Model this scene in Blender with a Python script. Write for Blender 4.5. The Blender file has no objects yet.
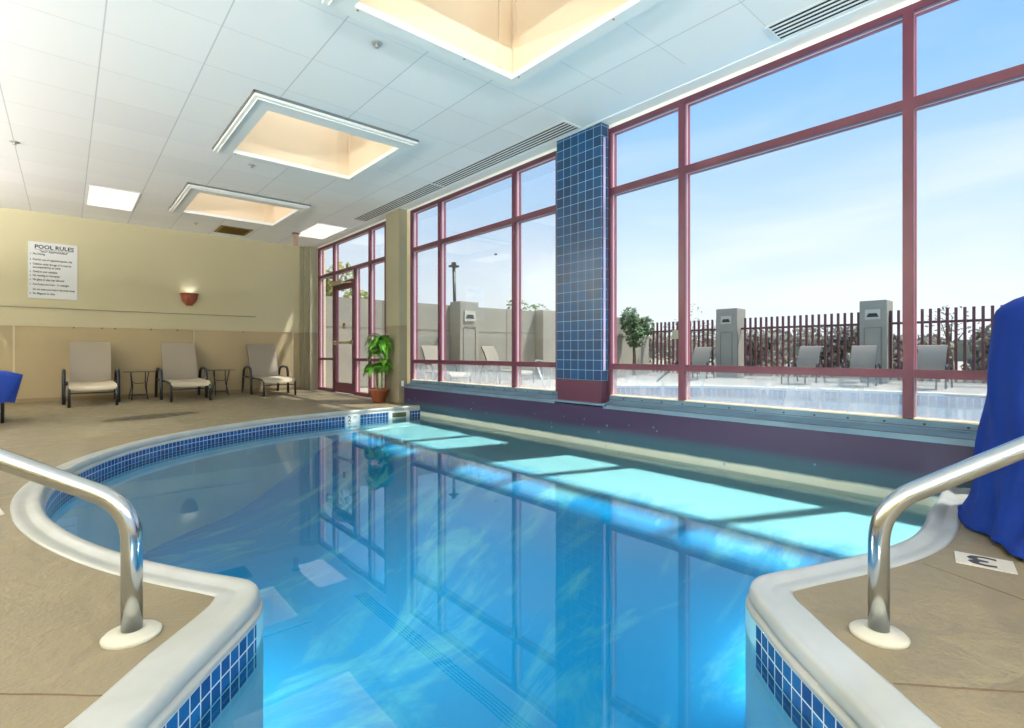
import bpy, bmesh, math, random
from mathutils import Vector, Matrix
from mathutils.geometry import tessellate_polygon
R = random.Random(7)
scene = bpy.context.scene
COL = scene.collection
PI = math.pi
rad = math.radians

# ------------------------------------------------------------------ helpers
def wloc(o):
    v = Vector((0, 0, 0))
    while o is not None:
        v += o.location; o = o.parent
    return v

class MB:
    def __init__(s): s.v = []; s.f = []; s.uv = {}; s.sm = set(); s.mi = {}
    def vert(s, p): s.v.append(tuple(p)); return len(s.v) - 1
    def face(s, idx, smooth=False, mi=0, uv=None):
        s.f.append(tuple(idx)); k = len(s.f) - 1
        if smooth: s.sm.add(k)
        if mi: s.mi[k] = mi
        if uv: s.uv[k] = uv
    def quad(s, a, b, c, d, **k): s.face([s.vert(p) for p in (a, b, c, d)], **k)
    def poly(s, pts, **k): s.face([s.vert(p) for p in pts], **k)
    def box(s, x0, x1, y0, y1, z0, z1, mi=0):
        if x0 > x1: x0, x1 = x1, x0
        if y0 > y1: y0, y1 = y1, y0
        if z0 > z1: z0, z1 = z1, z0
        n = [s.vert(p) for p in ((x0,y0,z0),(x1,y0,z0),(x1,y1,z0),(x0,y1,z0),(x0,y0,z1),(x1,y0,z1),(x1,y1,z1),(x0,y1,z1))]
        for q in ((3,2,1,0),(4,5,6,7),(0,1,5,4),(1,2,6,5),(2,3,7,6),(3,0,4,7)): s.face([n[i] for i in q], mi=mi)
    def bar(s, a, b, w, h, up=(0,0,1)):       # rectangular bar from a to b
        a, b = Vector(a), Vector(b); d = (b - a).normalized(); u = Vector(up)
        sd = d.cross(u)
        if sd.length < 1e-4: sd = d.cross(Vector((1,0,0)))
        sd.normalize(); u = sd.cross(d).normalized()
        n = []
        for c in (a, b):
            for i, j in ((-1,-1),(1,-1),(1,1),(-1,1)): n.append(s.vert(c + sd*w/2*i + u*h/2*j))
        for q in ((3,2,1,0),(4,5,6,7),(0,1,5,4),(1,2,6,5),(2,3,7,6),(3,0,4,7)): s.face([n[i] for i in q])
    def tube(s, pts, r, n=12, cap=True, rs=None, flat=1.0):
        pts = [Vector(p) for p in pts]; m = len(pts); rings = []
        t = (pts[1] - pts[0]).normalized(); nn = t.orthogonal().normalized()
        for i, p in enumerate(pts):
            if i == 0: tt = (pts[1] - pts[0])
            elif i == m - 1: tt = pts[-1] - pts[-2]
            else: tt = (pts[i+1] - pts[i]).normalized() + (pts[i] - pts[i-1]).normalized()
            tt.normalize(); nn = (nn - tt * nn.dot(tt)).normalized(); bb = tt.cross(nn)
            rr = rs[i] if rs else r
            rings.append([s.vert(p + (nn * math.cos(2*PI*k/n) + bb * math.sin(2*PI*k/n) * flat) * rr) for k in range(n)])
        for i in range(m - 1):
            for k in range(n):
                s.face([rings[i][k], rings[i][(k+1)%n], rings[i+1][(k+1)%n], rings[i+1][k]], smooth=True)
        if cap: s.face(rings[0][::-1]); s.face(rings[-1])
    def lathe(s, prof, c=(0,0,0), n=24, smooth=True, a0=0, a1=2*PI, scale=(1,1)):
        rings = []; full = abs(a1 - a0 - 2*PI) < 1e-6; cnt = n if full else n + 1
        for r, z in prof:
            rings.append([s.vert((c[0] + r*math.cos(a0+(a1-a0)*k/n)*scale[0], c[1] + r*math.sin(a0+(a1-a0)*k/n)*scale[1], c[2] + z)) for k in range(cnt)])
        for i in range(len(prof) - 1):
            for k in range(n):
                k2 = (k+1) % cnt
                s.face([rings[i][k], rings[i][k2], rings[i+1][k2], rings[i+1][k]], smooth=smooth)
        return rings
    def build(s, name, mat=None, parent=None, bevel=0, kind=None, sub=0):
        off = wloc(parent) if parent else Vector((0,0,0))
        me = bpy.data.meshes.new(name)
        me.from_pydata([tuple(Vector(p) - off) for p in s.v], [], s.f)
        for m in (mat if isinstance(mat, (list, tuple)) else [mat]):
            if m: me.materials.append(m)
        for k in s.sm: me.polygons[k].use_smooth = True
        for k, m in s.mi.items(): me.polygons[k].material_index = m
        if s.uv:
            ul = me.uv_layers.new(name='UVMap')
            for k, u in s.uv.items():
                for li, c in zip(me.polygons[k].loop_indices, u): ul.data[li].uv = c
        me.validate(); me.update()
        o = bpy.data.objects.new(name, me); COL.objects.link(o)
        if parent: o.parent = parent
        if kind: o['kind'] = kind
        if bevel:
            b = o.modifiers.new('b', 'BEVEL'); b.width = bevel; b.segments = 2; b.limit_method = 'ANGLE'; b.angle_limit = rad(40)
        if sub:
            b = o.modifiers.new('s', 'SUBSURF'); b.levels = sub; b.render_levels = sub
        return o

def tag(o, label=None, cat=None, group=None, kind=None):
    if label: o['label'] = label
    if cat: o['category'] = cat
    if group: o['group'] = group
    if kind: o['kind'] = kind
    return o
def thing(name, label, cat, loc=(0,0,0), group=None, kind=None):
    o = bpy.data.objects.new(name, None); COL.objects.link(o); o.location = loc
    o.empty_display_size = .1
    return tag(o, label, cat, group, kind)
def dup(root, loc, rz=0, label=None):
    def cp(o, par):
        c = o.copy(); COL.objects.link(c)
        if par: c.parent = par
        for ch in o.children: cp(ch, c)
        return c
    r = cp(root, None); r.location = loc; r.rotation_euler = (0, 0, rz)
    if label: r['label'] = label
    return r
def srgb(h):
    h = h.lstrip('#'); c = [int(h[i:i+2], 16)/255 for i in (0, 2, 4)]
    return tuple(x/12.92 if x <= .04045 else ((x+.055)/1.055)**2.4 for x in c) + (1,)

def mat(name, col, rough=.6, metal=0, var=0, vscale=8, col2=None, bump=0, bscale=60, spec=.5, emit=None, es=0, coat=0):
    m = bpy.data.materials.new(name); m.use_nodes = True; nt = m.node_tree; N = nt.nodes; L = nt.links
    b = N['Principled BSDF']; c = srgb(col) if isinstance(col, str) else tuple(col) + (1,)
    b.inputs['Base Color'].default_value = c; b.inputs['Roughness'].default_value = rough
    b.inputs['Metallic'].default_value = metal; b.inputs['Specular IOR Level'].default_value = spec
    if coat: b.inputs['Coat Weight'].default_value = coat
    if emit: b.inputs['Emission Color'].default_value = srgb(emit); b.inputs['Emission Strength'].default_value = es
    if var or col2:
        tc = N.new('ShaderNodeTexCoord'); n = N.new('ShaderNodeTexNoise'); n.inputs['Scale'].default_value = vscale; n.inputs['Detail'].default_value = 6
        L.new(tc.outputs['Object'], n.inputs['Vector'])
        r = N.new('ShaderNodeValToRGB'); r.color_ramp.elements[0].position = .3; r.color_ramp.elements[1].position = .7
        d = srgb(col2) if col2 else tuple(x*(1-var) for x in c[:3]) + (1,)
        r.color_ramp.elements[0].color = d; r.color_ramp.elements[1].color = c
        L.new(n.outputs['Fac'], r.inputs['Fac']); L.new(r.outputs['Color'], b.inputs['Base Color'])
    if bump:
        tc = N.new('ShaderNodeTexCoord'); n = N.new('ShaderNodeTexNoise'); n.inputs['Scale'].default_value = bscale; n.inputs['Detail'].default_value = 8
        L.new(tc.outputs['Object'], n.inputs['Vector'])
        bp = N.new('ShaderNodeBump'); bp.inputs['Strength'].default_value = bump; bp.inputs['Distance'].default_value = .01
        L.new(n.outputs['Fac'], bp.inputs['Height']); L.new(bp.outputs['Normal'], b.inputs['Normal'])
    return m

def nmath(nt, op, a, b=None, c=None, clamp=False):
    n = nt.nodes.new('ShaderNodeMath'); n.operation = op; n.use_clamp = clamp
    for i, x in enumerate((a, b, c)):
        if x is None: continue
        if isinstance(x, (int, float)): n.inputs[i].default_value = x
        else: nt.links.new(x, n.inputs[i])
    return n.outputs[0]
def mixc(nt, fac, a, b):
    n = nt.nodes.new('ShaderNodeMix'); n.data_type = 'RGBA'
    for k, x in ((0, fac), (6, a), (7, b)):
        if isinstance(x, (int, float)): n.inputs[k].default_value = x
        elif isinstance(x, tuple): n.inputs[k].default_value = x
        else: nt.links.new(x, n.inputs[k])
    return n.outputs[2]

# ------------------------------------------------------------------ dimensions (metres)
H = .78           # eye height
W = 4.0           # inner face of the window wall
YB = 11.05        # back wall
C = 3.0           # ceiling
XL, YR = -3.4, -4.2
WZ = -.136        # water level
CX = 3.89         # face of the purple curb

# ------------------------------------------------------------------ materials
M = {}
def grid_mat():
    m = mat('ceiling_tile', '#eceae6', .9, bump=.05, bscale=120); nt = m.node_tree; N = nt.nodes; L = nt.links
    b = N['Principled BSDF']; tc = N.new('ShaderNodeTexCoord'); sx = N.new('ShaderNodeSeparateXYZ'); L.new(tc.outputs['Object'], sx.inputs[0])
    def line(s, off, w, wid):
        f = nmath(nt, 'FRACT', nmath(nt, 'DIVIDE', nmath(nt, 'SUBTRACT', s, off - 20*w), w))
        return nmath(nt, 'GREATER_THAN', nmath(nt, 'ABSOLUTE', nmath(nt, 'SUBTRACT', f, .5)), .5 - wid/w/2)
    lx = line(sx.outputs[0], .194, .6075, .009); ly = line(sx.outputs[1], 3.93, .605, .006)
    inside = nmath(nt, 'LESS_THAN', sx.outputs[0], 3.60)
    k = nmath(nt, 'MULTIPLY', nmath(nt, 'MAXIMUM', nmath(nt, 'MULTIPLY', lx, .42), nmath(nt, 'MULTIPLY', ly, .3)), inside)
    wn = N.new('ShaderNodeTexWhiteNoise'); wn.noise_dimensions = '2D'
    fl = N.new('ShaderNodeVectorMath'); fl.operation = 'FLOOR'; dv = N.new('ShaderNodeVectorMath'); dv.operation = 'MULTIPLY_ADD'
    dv.inputs[1].default_value = (1/.6075, 1/.605, 0); dv.inputs[2].default_value = (20-.194/.6075, 20-3.93/.605, 0)
    L.new(tc.outputs['Object'], dv.inputs[0]); L.new(dv.outputs[0], fl.inputs[0]); L.new(fl.outputs[0], wn.inputs['Vector'])
    base = mixc(nt, wn.outputs['Value'], srgb('#f6f6f5'), srgb('#f1f1f0'))
    L.new(mixc(nt, k, base, srgb('#8f9193')), b.inputs['Base Color'])
    return m
M['ceil'] = grid_mat()
M['ceil_trim'] = mat('white_trim', '#eeefec', .6)
M['wall_up'] = mat('cream_wall', '#c6bf9f', .85, var=.04, vscale=1.5, bump=.1, bscale=90)
M['wall_lo'] = mat('tan_panel', '#ad9d7a', .75, var=.06, vscale=2, bump=.08, bscale=90)
M['col'] = mat('column_olive', '#a29e88', .7, var=.05, vscale=3)
M['col_lo'] = mat('column_tan', '#8d8672', .7, var=.05, vscale=3)
M['cream'] = mat('cream_reveal', '#e9ddbd', .7)
M['seam'] = mat('seam_white', '#c4b99c', .6)
M['maroon'] = mat('maroon_metal', '#592b3c', .38, spec=.5)
M['maroon_sunlit'] = mat('sunlit_maroon_metal', '#9c5564', .4)  # maroon lightened to rose, with sunlight on the frame sides put into the colour
M['alu_w'] = mat('pale_gasket', '#d8cfcf', .5)
M['gasket'] = mat('gasket', '#2b2a2c', .6)
M['alu'] = mat('aluminium', '#c9c9c6', .35, metal=.6)
M['steel'] = mat('stainless', '#c2c7ca', .17, metal=1, bump=.02, bscale=400)
M['flange'] = mat('cream_flange', '#c6c4b4', .45)
M['white'] = mat('white_plastic', '#eeeeea', .5)
M['signwhite'] = mat('sign_board', '#dfe3e6', .4)
M['ink'] = mat('sign_ink', '#23252e', .6)
M['teal_sill'] = mat('grey_teal_sill', '#68879f', .35, metal=.15, var=.25, vscale=5, bump=.1, bscale=30)
M['bolt'] = mat('bolt', '#27302f', .5, metal=.5)
M['brass'] = mat('brass_grille', '#8d7236', .5, metal=.3)
M['dark'] = mat('dark_slot', '#1d2426', .8)
M['frame_blk'] = mat('black_metal', '#20242c', .38, metal=.3)
M['sling'] = mat('taupe_sling', '#938a7b', .85, bump=.15, bscale=300)
M['sling_seat'] = mat('beige_sling', '#b9ae97', .85, bump=.15, bscale=300)
M['concrete'] = mat('grey_concrete', '#a5a091', .9, var=.12, vscale=2, bump=.2, bscale=40)
M['concrete_d'] = mat('concrete_joint', '#827d6f', .9)
M['ground_out'] = mat('outdoor_deck', '#a39b8b', .9, var=.1, vscale=1)
M['scrub'] = mat('scrub_ground', '#8f8a6a', 1, var=.4, vscale=.4)
M['rustpicket'] = mat('maroon_picket', '#6b4044', .6, var=.2, vscale=2)
M['blue'] = mat('blue_fabric', '#0d2d80', .8, var=.12, vscale=3, bump=.05, bscale=80, spec=.2)
M['blue2'] = mat('bright_blue_fabric', '#2e58d0', .6, var=.1, vscale=4)
M['pot'] = mat('terracotta_pot', '#8a4a2c', .55, var=.35, vscale=14, bump=.3, bscale=50)
M['soil'] = mat('soil', '#3a2a1c', 1)
M['stem'] = mat('plant_stem', '#8fa05a', .6, var=.3, vscale=30)
M['leaf'] = mat('plant_leaf', '#7fc035', .4, col2='#2f7a1c', vscale=9)
M['leaf_d'] = mat('tree_leaf', '#6f8a52', .7, col2='#3e5a38', vscale=6)
M['leaf_y'] = mat('olive_leaf', '#b0a44c', .7, col2='#6c7a35', vscale=4)
M['brush'] = mat('brush_leaf', '#a09984', .9, col2='#6f6b58', vscale=1.2)
M['bark'] = mat('bark', '#6b5c4b', .9)
M['sconce'] = mat('red_brown_ceramic', '#8a3f2a', .5, var=.15, vscale=12)
M['bulb'] = mat('bulb', '#fff0d0', .5, emit='#ffe2ae', es=1.2)
M['panel_light'] = mat('light_diffuser', '#606060', .8, emit='#fff6ee', es=.95)
M['shaft'] = mat('peach_paint', '#efdbbd', .85)
M['pink'] = mat('pinkish_brown_box', '#a3897b', .5)
M['tablemetal'] = mat('bronze_mesh_metal', '#6a6258', .5, metal=.3)
M['rust'] = mat('rust_screw', '#9c6a4a', .6)

def tile_mat(name, c1, c2, grout, pitch, uv=True, gw=.06, rough=.12):
    m = mat(name, c1, rough); nt = m.node_tree; N = nt.nodes; L = nt.links; b = N['Principled BSDF']
    tc = N.new('ShaderNodeTexCoord'); mp = N.new('ShaderNodeVectorMath'); mp.operation = 'SCALE'; mp.inputs['Scale'].default_value = 1/pitch
    L.new(tc.outputs['UV'], mp.inputs[0]); sx = N.new('ShaderNodeSeparateXYZ'); L.new(mp.outputs[0], sx.inputs[0])
    def ln(s): return nmath(nt, 'GREATER_THAN', nmath(nt, 'ABSOLUTE', nmath(nt, 'SUBTRACT', nmath(nt, 'FRACT', nmath(nt, 'ADD', s, 50)), .5)), .5 - gw/2)
    g = nmath(nt, 'MAXIMUM', ln(sx.outputs[0]), ln(sx.outputs[1]))
    fl = N.new('ShaderNodeVectorMath'); fl.operation = 'FLOOR'; L.new(mp.outputs[0], fl.inputs[0])
    wn = N.new('ShaderNodeTexWhiteNoise'); wn.noise_dimensions = '2D'; L.new(fl.outputs[0], wn.inputs['Vector'])
    base = mixc(nt, wn.outputs['Value'], srgb(c1), srgb(c2))
    L.new(mixc(nt, g, base, srgb(grout)), b.inputs['Base Color'])
    L.new(nmath(nt, 'MULTIPLY_ADD', g, .6, rough), b.inputs['Roughness'])
    bp = N.new('ShaderNodeBump'); bp.inputs['Strength'].default_value = .4; bp.inputs['Distance'].default_value = .003; bp.invert = True
    L.new(g, bp.inputs['Height']); L.new(bp.outputs['Normal'], b.inputs['Normal'])
    return m
M['pillar_tile'] = tile_mat('blue_pillar_tile', '#08406e', '#052d55', '#8fadbd', .0985, gw=.05, rough=.28)
M['pool_tile'] = tile_mat('navy_pool_tile', '#1c5f9e', '#123a78', '#cfd8da', .046, gw=.10)

def deck_mat():
    m = mat('tan_deck', '#b9a685', .75); nt = m.node_tree; N = nt.nodes; L = nt.links; b = N['Principled BSDF']
    tc = N.new('ShaderNodeTexCoord')
    def noise(sc, det=6, dist=0, vec=None):
        n = N.new('ShaderNodeTexNoise'); n.inputs['Scale'].default_value = sc; n.inputs['Detail'].default_value = det; n.inputs['Distortion'].default_value = dist
        L.new(vec or tc.outputs['Object'], n.inputs['Vector']); return n.outputs['Fac']
    def ramp(f, a, b_):
        n = N.new('ShaderNodeMapRange'); n.inputs[1].default_value = a; n.inputs[2].default_value = b_; L.new(f, n.inputs[0]); return n.outputs[0]
    big = ramp(noise(.9, 4), .35, .65); mid = ramp(noise(7, 8, 1.2), .35, .7); fine = ramp(noise(90, 6), .3, .7)
    c = mixc(nt, big, srgb('#746a52'), srgb('#685f4a'))
    c = mixc(nt, nmath(nt, 'MULTIPLY', mid, .55), c, srgb('#857a61'))
    c = mixc(nt, nmath(nt, 'MULTIPLY', fine, .18), c, srgb('#84765c'))
    # damp stain left on the deck near the far curve of the pool
    sx = N.new('ShaderNodeSeparateXYZ'); L.new(tc.outputs['Object'], sx.inputs[0])
    def ell(x0, y0, ang, a, b_):
        dx = nmath(nt, 'SUBTRACT', sx.outputs[0], x0); dy = nmath(nt, 'SUBTRACT', sx.outputs[1], y0); ca, sa = math.cos(ang), math.sin(ang)
        u = nmath(nt, 'DIVIDE', nmath(nt, 'ADD', nmath(nt, 'MULTIPLY', dx, ca), nmath(nt, 'MULTIPLY', dy, sa)), a)
        v = nmath(nt, 'DIVIDE', nmath(nt, 'SUBTRACT', nmath(nt, 'MULTIPLY', dy, ca), nmath(nt, 'MULTIPLY', dx, sa)), b_)
        return nmath(nt, 'SQRT', nmath(nt, 'ADD', nmath(nt, 'POWER', u, 2), nmath(nt, 'POWER', v, 2)))
    e = nmath(nt, 'ADD', ell(.80, 7.62, .42, .56, .26), nmath(nt, 'MULTIPLY', nmath(nt, 'SUBTRACT', noise(4, 5), .5), .9))
    st = nmath(nt, 'LESS_THAN', e, .95)
    c = mixc(nt, nmath(nt, 'MULTIPLY', st, .8), c, srgb('#2b2312'))
    # thin round line of an old cover
    e2 = nmath(nt, 'ABSOLUTE', nmath(nt, 'SUBTRACT', ell(-.62, 8.35, 0, .5, .98), 1))
    c = mixc(nt, nmath(nt, 'MULTIPLY', nmath(nt, 'LESS_THAN', e2, .02), .55), c, srgb('#5e4c2c'))
    L.new(c, b.inputs['Base Color'])
    bp = N.new('ShaderNodeBump'); bp.inputs['Strength'].default_value = .35; bp.inputs['Distance'].default_value = .006
    L.new(nmath(nt, 'ADD', mid, nmath(nt, 'MULTIPLY', fine, .35)), bp.inputs['Height']); L.new(bp.outputs['Normal'], b.inputs['Normal'])
    L.new(nmath(nt, 'MULTIPLY_ADD', mid, .25, .45), b.inputs['Roughness'])
    return m
M['deck'] = deck_mat()
M['joint'] = mat('joint_sand', '#5a4a34', .95)
M['coping'] = mat('fibreglass_coping', '#b2b6b4', .35, col2='#a2a6a0', vscale=5, bump=.04, bscale=50, coat=.2)

def shell_mat():
    m = mat('pool_plaster', '#8fd3ee', .7); nt = m.node_tree; N = nt.nodes; L = nt.links; b = N['Principled BSDF']
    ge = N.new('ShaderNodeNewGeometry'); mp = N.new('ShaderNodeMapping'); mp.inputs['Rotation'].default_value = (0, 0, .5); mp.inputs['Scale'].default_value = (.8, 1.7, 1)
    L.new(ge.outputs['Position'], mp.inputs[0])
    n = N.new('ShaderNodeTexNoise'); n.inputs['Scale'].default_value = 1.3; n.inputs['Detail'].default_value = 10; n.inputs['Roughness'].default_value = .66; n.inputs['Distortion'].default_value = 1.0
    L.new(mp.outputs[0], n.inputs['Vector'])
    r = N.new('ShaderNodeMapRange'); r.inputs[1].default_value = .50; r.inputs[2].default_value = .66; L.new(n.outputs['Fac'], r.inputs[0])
    c = mixc(nt, r.outputs[0], srgb('#00b0f4'), srgb('#78dcf9'))  # pale wisps imitate caustics and reflections, painted into the plaster colour
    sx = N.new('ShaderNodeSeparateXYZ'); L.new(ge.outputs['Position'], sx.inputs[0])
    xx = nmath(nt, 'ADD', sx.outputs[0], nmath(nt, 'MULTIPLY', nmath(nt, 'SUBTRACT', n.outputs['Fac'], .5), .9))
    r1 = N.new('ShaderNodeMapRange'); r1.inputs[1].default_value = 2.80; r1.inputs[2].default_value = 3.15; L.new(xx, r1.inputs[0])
    L.new(mixc(nt, r1.outputs[0], c, srgb('#fbfdfb')), b.inputs['Base Color'])  # near white towards the window wall, sunlit strip painted into the plaster
    return m
M['shell'] = shell_mat(); M['added_bench'] = M['shell']; M['shell_wall'] = mat('pale_pool_wall', '#a9e4f4', .6, col2='#86d2ee', vscale=2)

def water_mat(name, sigma, ior, rip, dist=.002):
    m = bpy.data.materials.new(name); m.use_nodes = True; nt = m.node_tree; N = nt.nodes; L = nt.links; N.clear()
    out = N.new('ShaderNodeOutputMaterial'); mx = N.new('ShaderNodeMixShader'); tr = N.new('ShaderNodeBsdfTransparent'); gl = N.new('ShaderNodeBsdfGlossy')
    gl.inputs['Roughness'].default_value = .012; fr = N.new('ShaderNodeFresnel'); fr.inputs['IOR'].default_value = ior
    tc = N.new('ShaderNodeTexCoord'); n = N.new('ShaderNodeTexNoise'); n.inputs['Scale'].default_value = rip; n.inputs['Detail'].default_value = 3
    L.new(tc.outputs['Object'], n.inputs['Vector']); bp = N.new('ShaderNodeBump'); bp.inputs['Strength'].default_value = .5; bp.inputs['Distance'].default_value = dist
    L.new(n.outputs['Fac'], bp.inputs['Height']); L.new(bp.outputs['Normal'], gl.inputs['Normal']); L.new(bp.outputs['Normal'], fr.inputs['Normal'])
    L.new(fr.outputs[0], mx.inputs[0]); L.new(tr.outputs[0], mx.inputs[1]); L.new(gl.outputs[0], mx.inputs[2]); L.new(mx.outputs[0], out.inputs['Surface'])
    tr.inputs['Color'].default_value = tuple(sigma) + (1,)
    return m
M['water'] = water_mat('pool_water', (.62, .97, 1.0), 1.75, 1.3, .0015)
M['water_out'] = water_mat('outdoor_water', (.5, .88, 1.0), 1.33, 6, .01)

def glass_mat(name, haze=0, ior=1.4):
    m = bpy.data.materials.new(name); m.use_nodes = True; nt = m.node_tree; N = nt.nodes; L = nt.links; N.clear()
    out = N.new('ShaderNodeOutputMaterial'); mx = N.new('ShaderNodeMixShader'); tr = N.new('ShaderNodeBsdfTransparent'); gl = N.new('ShaderNodeBsdfGlossy')
    gl.inputs['Roughness'].default_value = .01; fr = N.new('ShaderNodeFresnel'); fr.inputs['IOR'].default_value = ior
    L.new(nmath(nt, 'MULTIPLY', fr.outputs[0], .22), mx.inputs[0]); L.new(tr.outputs[0], mx.inputs[1]); L.new(gl.outputs[0], mx.inputs[2])
    tr.inputs['Color'].default_value = (.975, .985, .985, 1)
    last = mx.outputs[0]
    if haze:
        df = N.new('ShaderNodeBsdfDiffuse'); df.inputs['Color'].default_value = (.85, .88, .9, 1); tl = N.new('ShaderNodeBsdfTranslucent'); tl.inputs['Color'].default_value = (.85, .88, .9, 1)
        ms = N.new('ShaderNodeMixShader'); ms.inputs[0].default_value = .6; L.new(df.outputs[0], ms.inputs[1]); L.new(tl.outputs[0], ms.inputs[2])
        tc = N.new('ShaderNodeTexCoord'); mp = N.new('ShaderNodeMapping'); mp.inputs['Scale'].default_value = (1, 3.5, .8); L.new(tc.outputs['Object'], mp.inputs[0])
        n = N.new('ShaderNodeTexNoise'); n.inputs['Scale'].default_value = 2.2; n.inputs['Detail'].default_value = 5; L.new(mp.outputs[0], n.inputs['Vector'])
        r = N.new('ShaderNodeMapRange'); r.inputs[1].default_value = .35; r.inputs[2].default_value = .75; r.inputs[3].default_value = haze*.7; r.inputs[4].default_value = haze*1.2
        L.new(n.outputs['Fac'], r.inputs[0]); m2 = N.new('ShaderNodeMixShader'); L.new(r.outputs[0], m2.inputs[0]); L.new(last, m2.inputs[1]); L.new(ms.outputs[0], m2.inputs[2]); last = m2.outputs[0]
    L.new(last, out.inputs['Surface'])
    return m
M['glass'] = glass_mat('clear_glass'); M['glass_haze'] = glass_mat('fogged_glass', .27)

def curb_mat():
    # purple paint turning teal and then pale towards the foot, with scattered blue spots
    m = mat('purple_curb_paint', '#4b2a55', .45); nt = m.node_tree; N = nt.nodes; L = nt.links; b = N['Principled BSDF']
    tc = N.new('ShaderNodeTexCoord'); sx = N.new('ShaderNodeSeparateXYZ'); L.new(tc.outputs['Object'], sx.inputs[0])
    mp = N.new('ShaderNodeMapping'); mp.inputs['Scale'].default_value = (1, .5, 1.5); L.new(tc.outputs['Object'], mp.inputs[0])
    n = N.new('ShaderNodeTexNoise'); n.inputs['Scale'].default_value = 9; n.inputs['Detail'].default_value = 6; L.new(mp.outputs[0], n.inputs['Vector'])
    zz = nmath(nt, 'ADD', sx.outputs[2], nmath(nt, 'MULTIPLY', nmath(nt, 'SUBTRACT', n.outputs['Fac'], .5), .018))
    def rg(a, b_):
        r = N.new('ShaderNodeMapRange'); r.inputs[1].default_value = a; r.inputs[2].default_value = b_; L.new(zz, r.inputs[0]); return r.outputs[0]
    c = mixc(nt, rg(.07, .0), srgb('#291a40'), srgb('#1f4659'))
    c = mixc(nt, rg(-.065, -.085), c, srgb('#cfd6c9'))
    v = N.new('ShaderNodeTexVoronoi'); v.inputs['Scale'].default_value = 9; L.new(tc.outputs['Object'], v.inputs['Vector'])
    sp = nmath(nt, 'LESS_THAN', v.outputs['Distance'], nmath(nt, 'MULTIPLY', n.outputs['Fac'], .2))
    c = mixc(nt, nmath(nt, 'MULTIPLY', nmath(nt, 'MULTIPLY', sp, rg(.17, .1)), .6), c, srgb('#4e9cc0'))
    L.new(c, b.inputs['Base Color']); return m
M['curb'] = curb_mat()

# ------------------------------------------------------------------ pool outline
edge = [(3.89,.615),(3.52,.587),(3.145,.562),(2.91,.539),(2.67,.540),(2.495,.567),(2.316,.612),(2.06,.700),(1.90,.762),(1.80,.792),(1.725,.780),(1.655,.735),
        (1.59,.672),(1.492,.575),(1.375,.440),(1.25,.297),(1.0,.02),(.78,-.24),(.56,-.50),(.46,-.56),(.36,-.53),(.0,-.22),(-.38,.12),(-.60,.36),(-.63,.45),(-.59,.53),(-.35,.80),(-.1,1.09),
        (.143,1.369),(.267,1.522),(.39,1.665),(.452,1.748),(.485,1.83),(.482,1.895),(.452,1.955),(.371,2.086),(.218,2.374),(.086,2.705),(-.014,3.051),(-.068,3.35),(-.094,3.80),(-.045,4.25),
        (.085,4.70),(.29,5.12),(.62,5.56),(1.16,5.98),(1.90,6.33),(2.72,6.50),(3.35,6.54),(3.89,6.53)]
def catmull(P, step=.03):
    out = []
    for i in range(len(P) - 1):
        p0 = Vector(P[max(i-1, 0)]); p1 = Vector(P[i]); p2 = Vector(P[i+1]); p3 = Vector(P[min(i+2, len(P)-1)])
        def tj(a, b, t): return t + (b - a).length ** .5 + 1e-6
        t0 = 0; t1 = tj(p0, p1, t0) if i > 0 else 0; t2 = tj(p1, p2, t1); t3 = tj(p2, p3, t2)
        n = max(2, int((p2 - p1).length / step)); l = (p2 - p1).length
        m1 = (p2 - p1) if i == 0 else ((p1-p0)/(t1-t0) - (p2-p0)/(t2-t0) + (p2-p1)/(t2-t1))*(t2-t1)
        m2 = (p2 - p1) if i == len(P)-2 else ((p2-p1)/(t2-t1) - (p3-p1)/(t3-t1) + (p3-p2)/(t3-t2))*(t2-t1)
        for k in range(n):
            t = k/n
            out.append((2*t**3-3*t**2+1)*p1 + (t**3-2*t**2+t)*m1 + (-2*t**3+3*t**2)*p2 + (t**3-t**2)*m2)
    out.append(Vector(P[-1])); return out
EP = catmull(edge)
NE = len(EP)
def normals(P):
    out = []
    for i in range(len(P)):
        d = (P[min(i+1, len(P)-1)] - P[max(i-1, 0)]).normalized(); out.append(Vector((d.y, -d.x)))   # points to the deck
    return out
NR = normals(EP)
# the path runs from the window wall along the right deck, round the notch and the far curve; deck is on its right-hand... check sign
if (EP[3] + NR[3]*.1).y > EP[3].y: NR = [-n for n in NR]
CW = .142
def cw(i):
    return .142 - .020*AMW[i]
def notch_amt(i):
    p = EP[i]; return 0.0 if (p.y < 1.75 and p.x < 1.66 and p.x > -1) else 1.0
AMW = [notch_amt(i) for i in range(NE)]
AMW = [sum(AMW[max(0, i-9):i+10])/len(AMW[max(0, i-9):i+10]) for i in range(NE)]
def offset(d):
    k_ = d/CW; D = [cw(i)*k_ for i in range(NE)]
    Q = [p + n*dd for p, n, dd in zip(EP, NR, D)]
    Q[0].x = CX; Q[-1].x = CX
    if d <= .05: return Q
    ok = []
    for i, q in enumerate(Q):
        ok.append(all((q - EP[j]).length > D[i]*.97 for j in range(0, NE, 1) if abs(j - i) > 2))
    i = 0
    while i < NE:
        if not ok[i]:
            j = i
            while j < NE and not ok[j]: j += 1
            a = Q[i-1]; b = Q[j] if j < NE else Q[-1]
            # sharp corner where the two straight runs meet
            da = (Q[i-1] - Q[i-3]).normalized(); db = (b - Q[min(j+2, NE-1)]).normalized()
            den = da.x*db.y - da.y*db.x; X = (a + b)/2
            if abs(den) > .15:
                t = ((b.x-a.x)*db.y - (b.y-a.y)*db.x)/den
                c = a + da*t
                if (c - X).length < .12: X = c
            for k in range(i, min(j, NE)): Q[k] = X.copy()
            i = j
        else: i += 1
    return Q
OUT = offset(CW)
ARC = [0]
for i in range(1, NE): ARC.append(ARC[-1] + (EP[i] - EP[i-1]).length)
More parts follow.
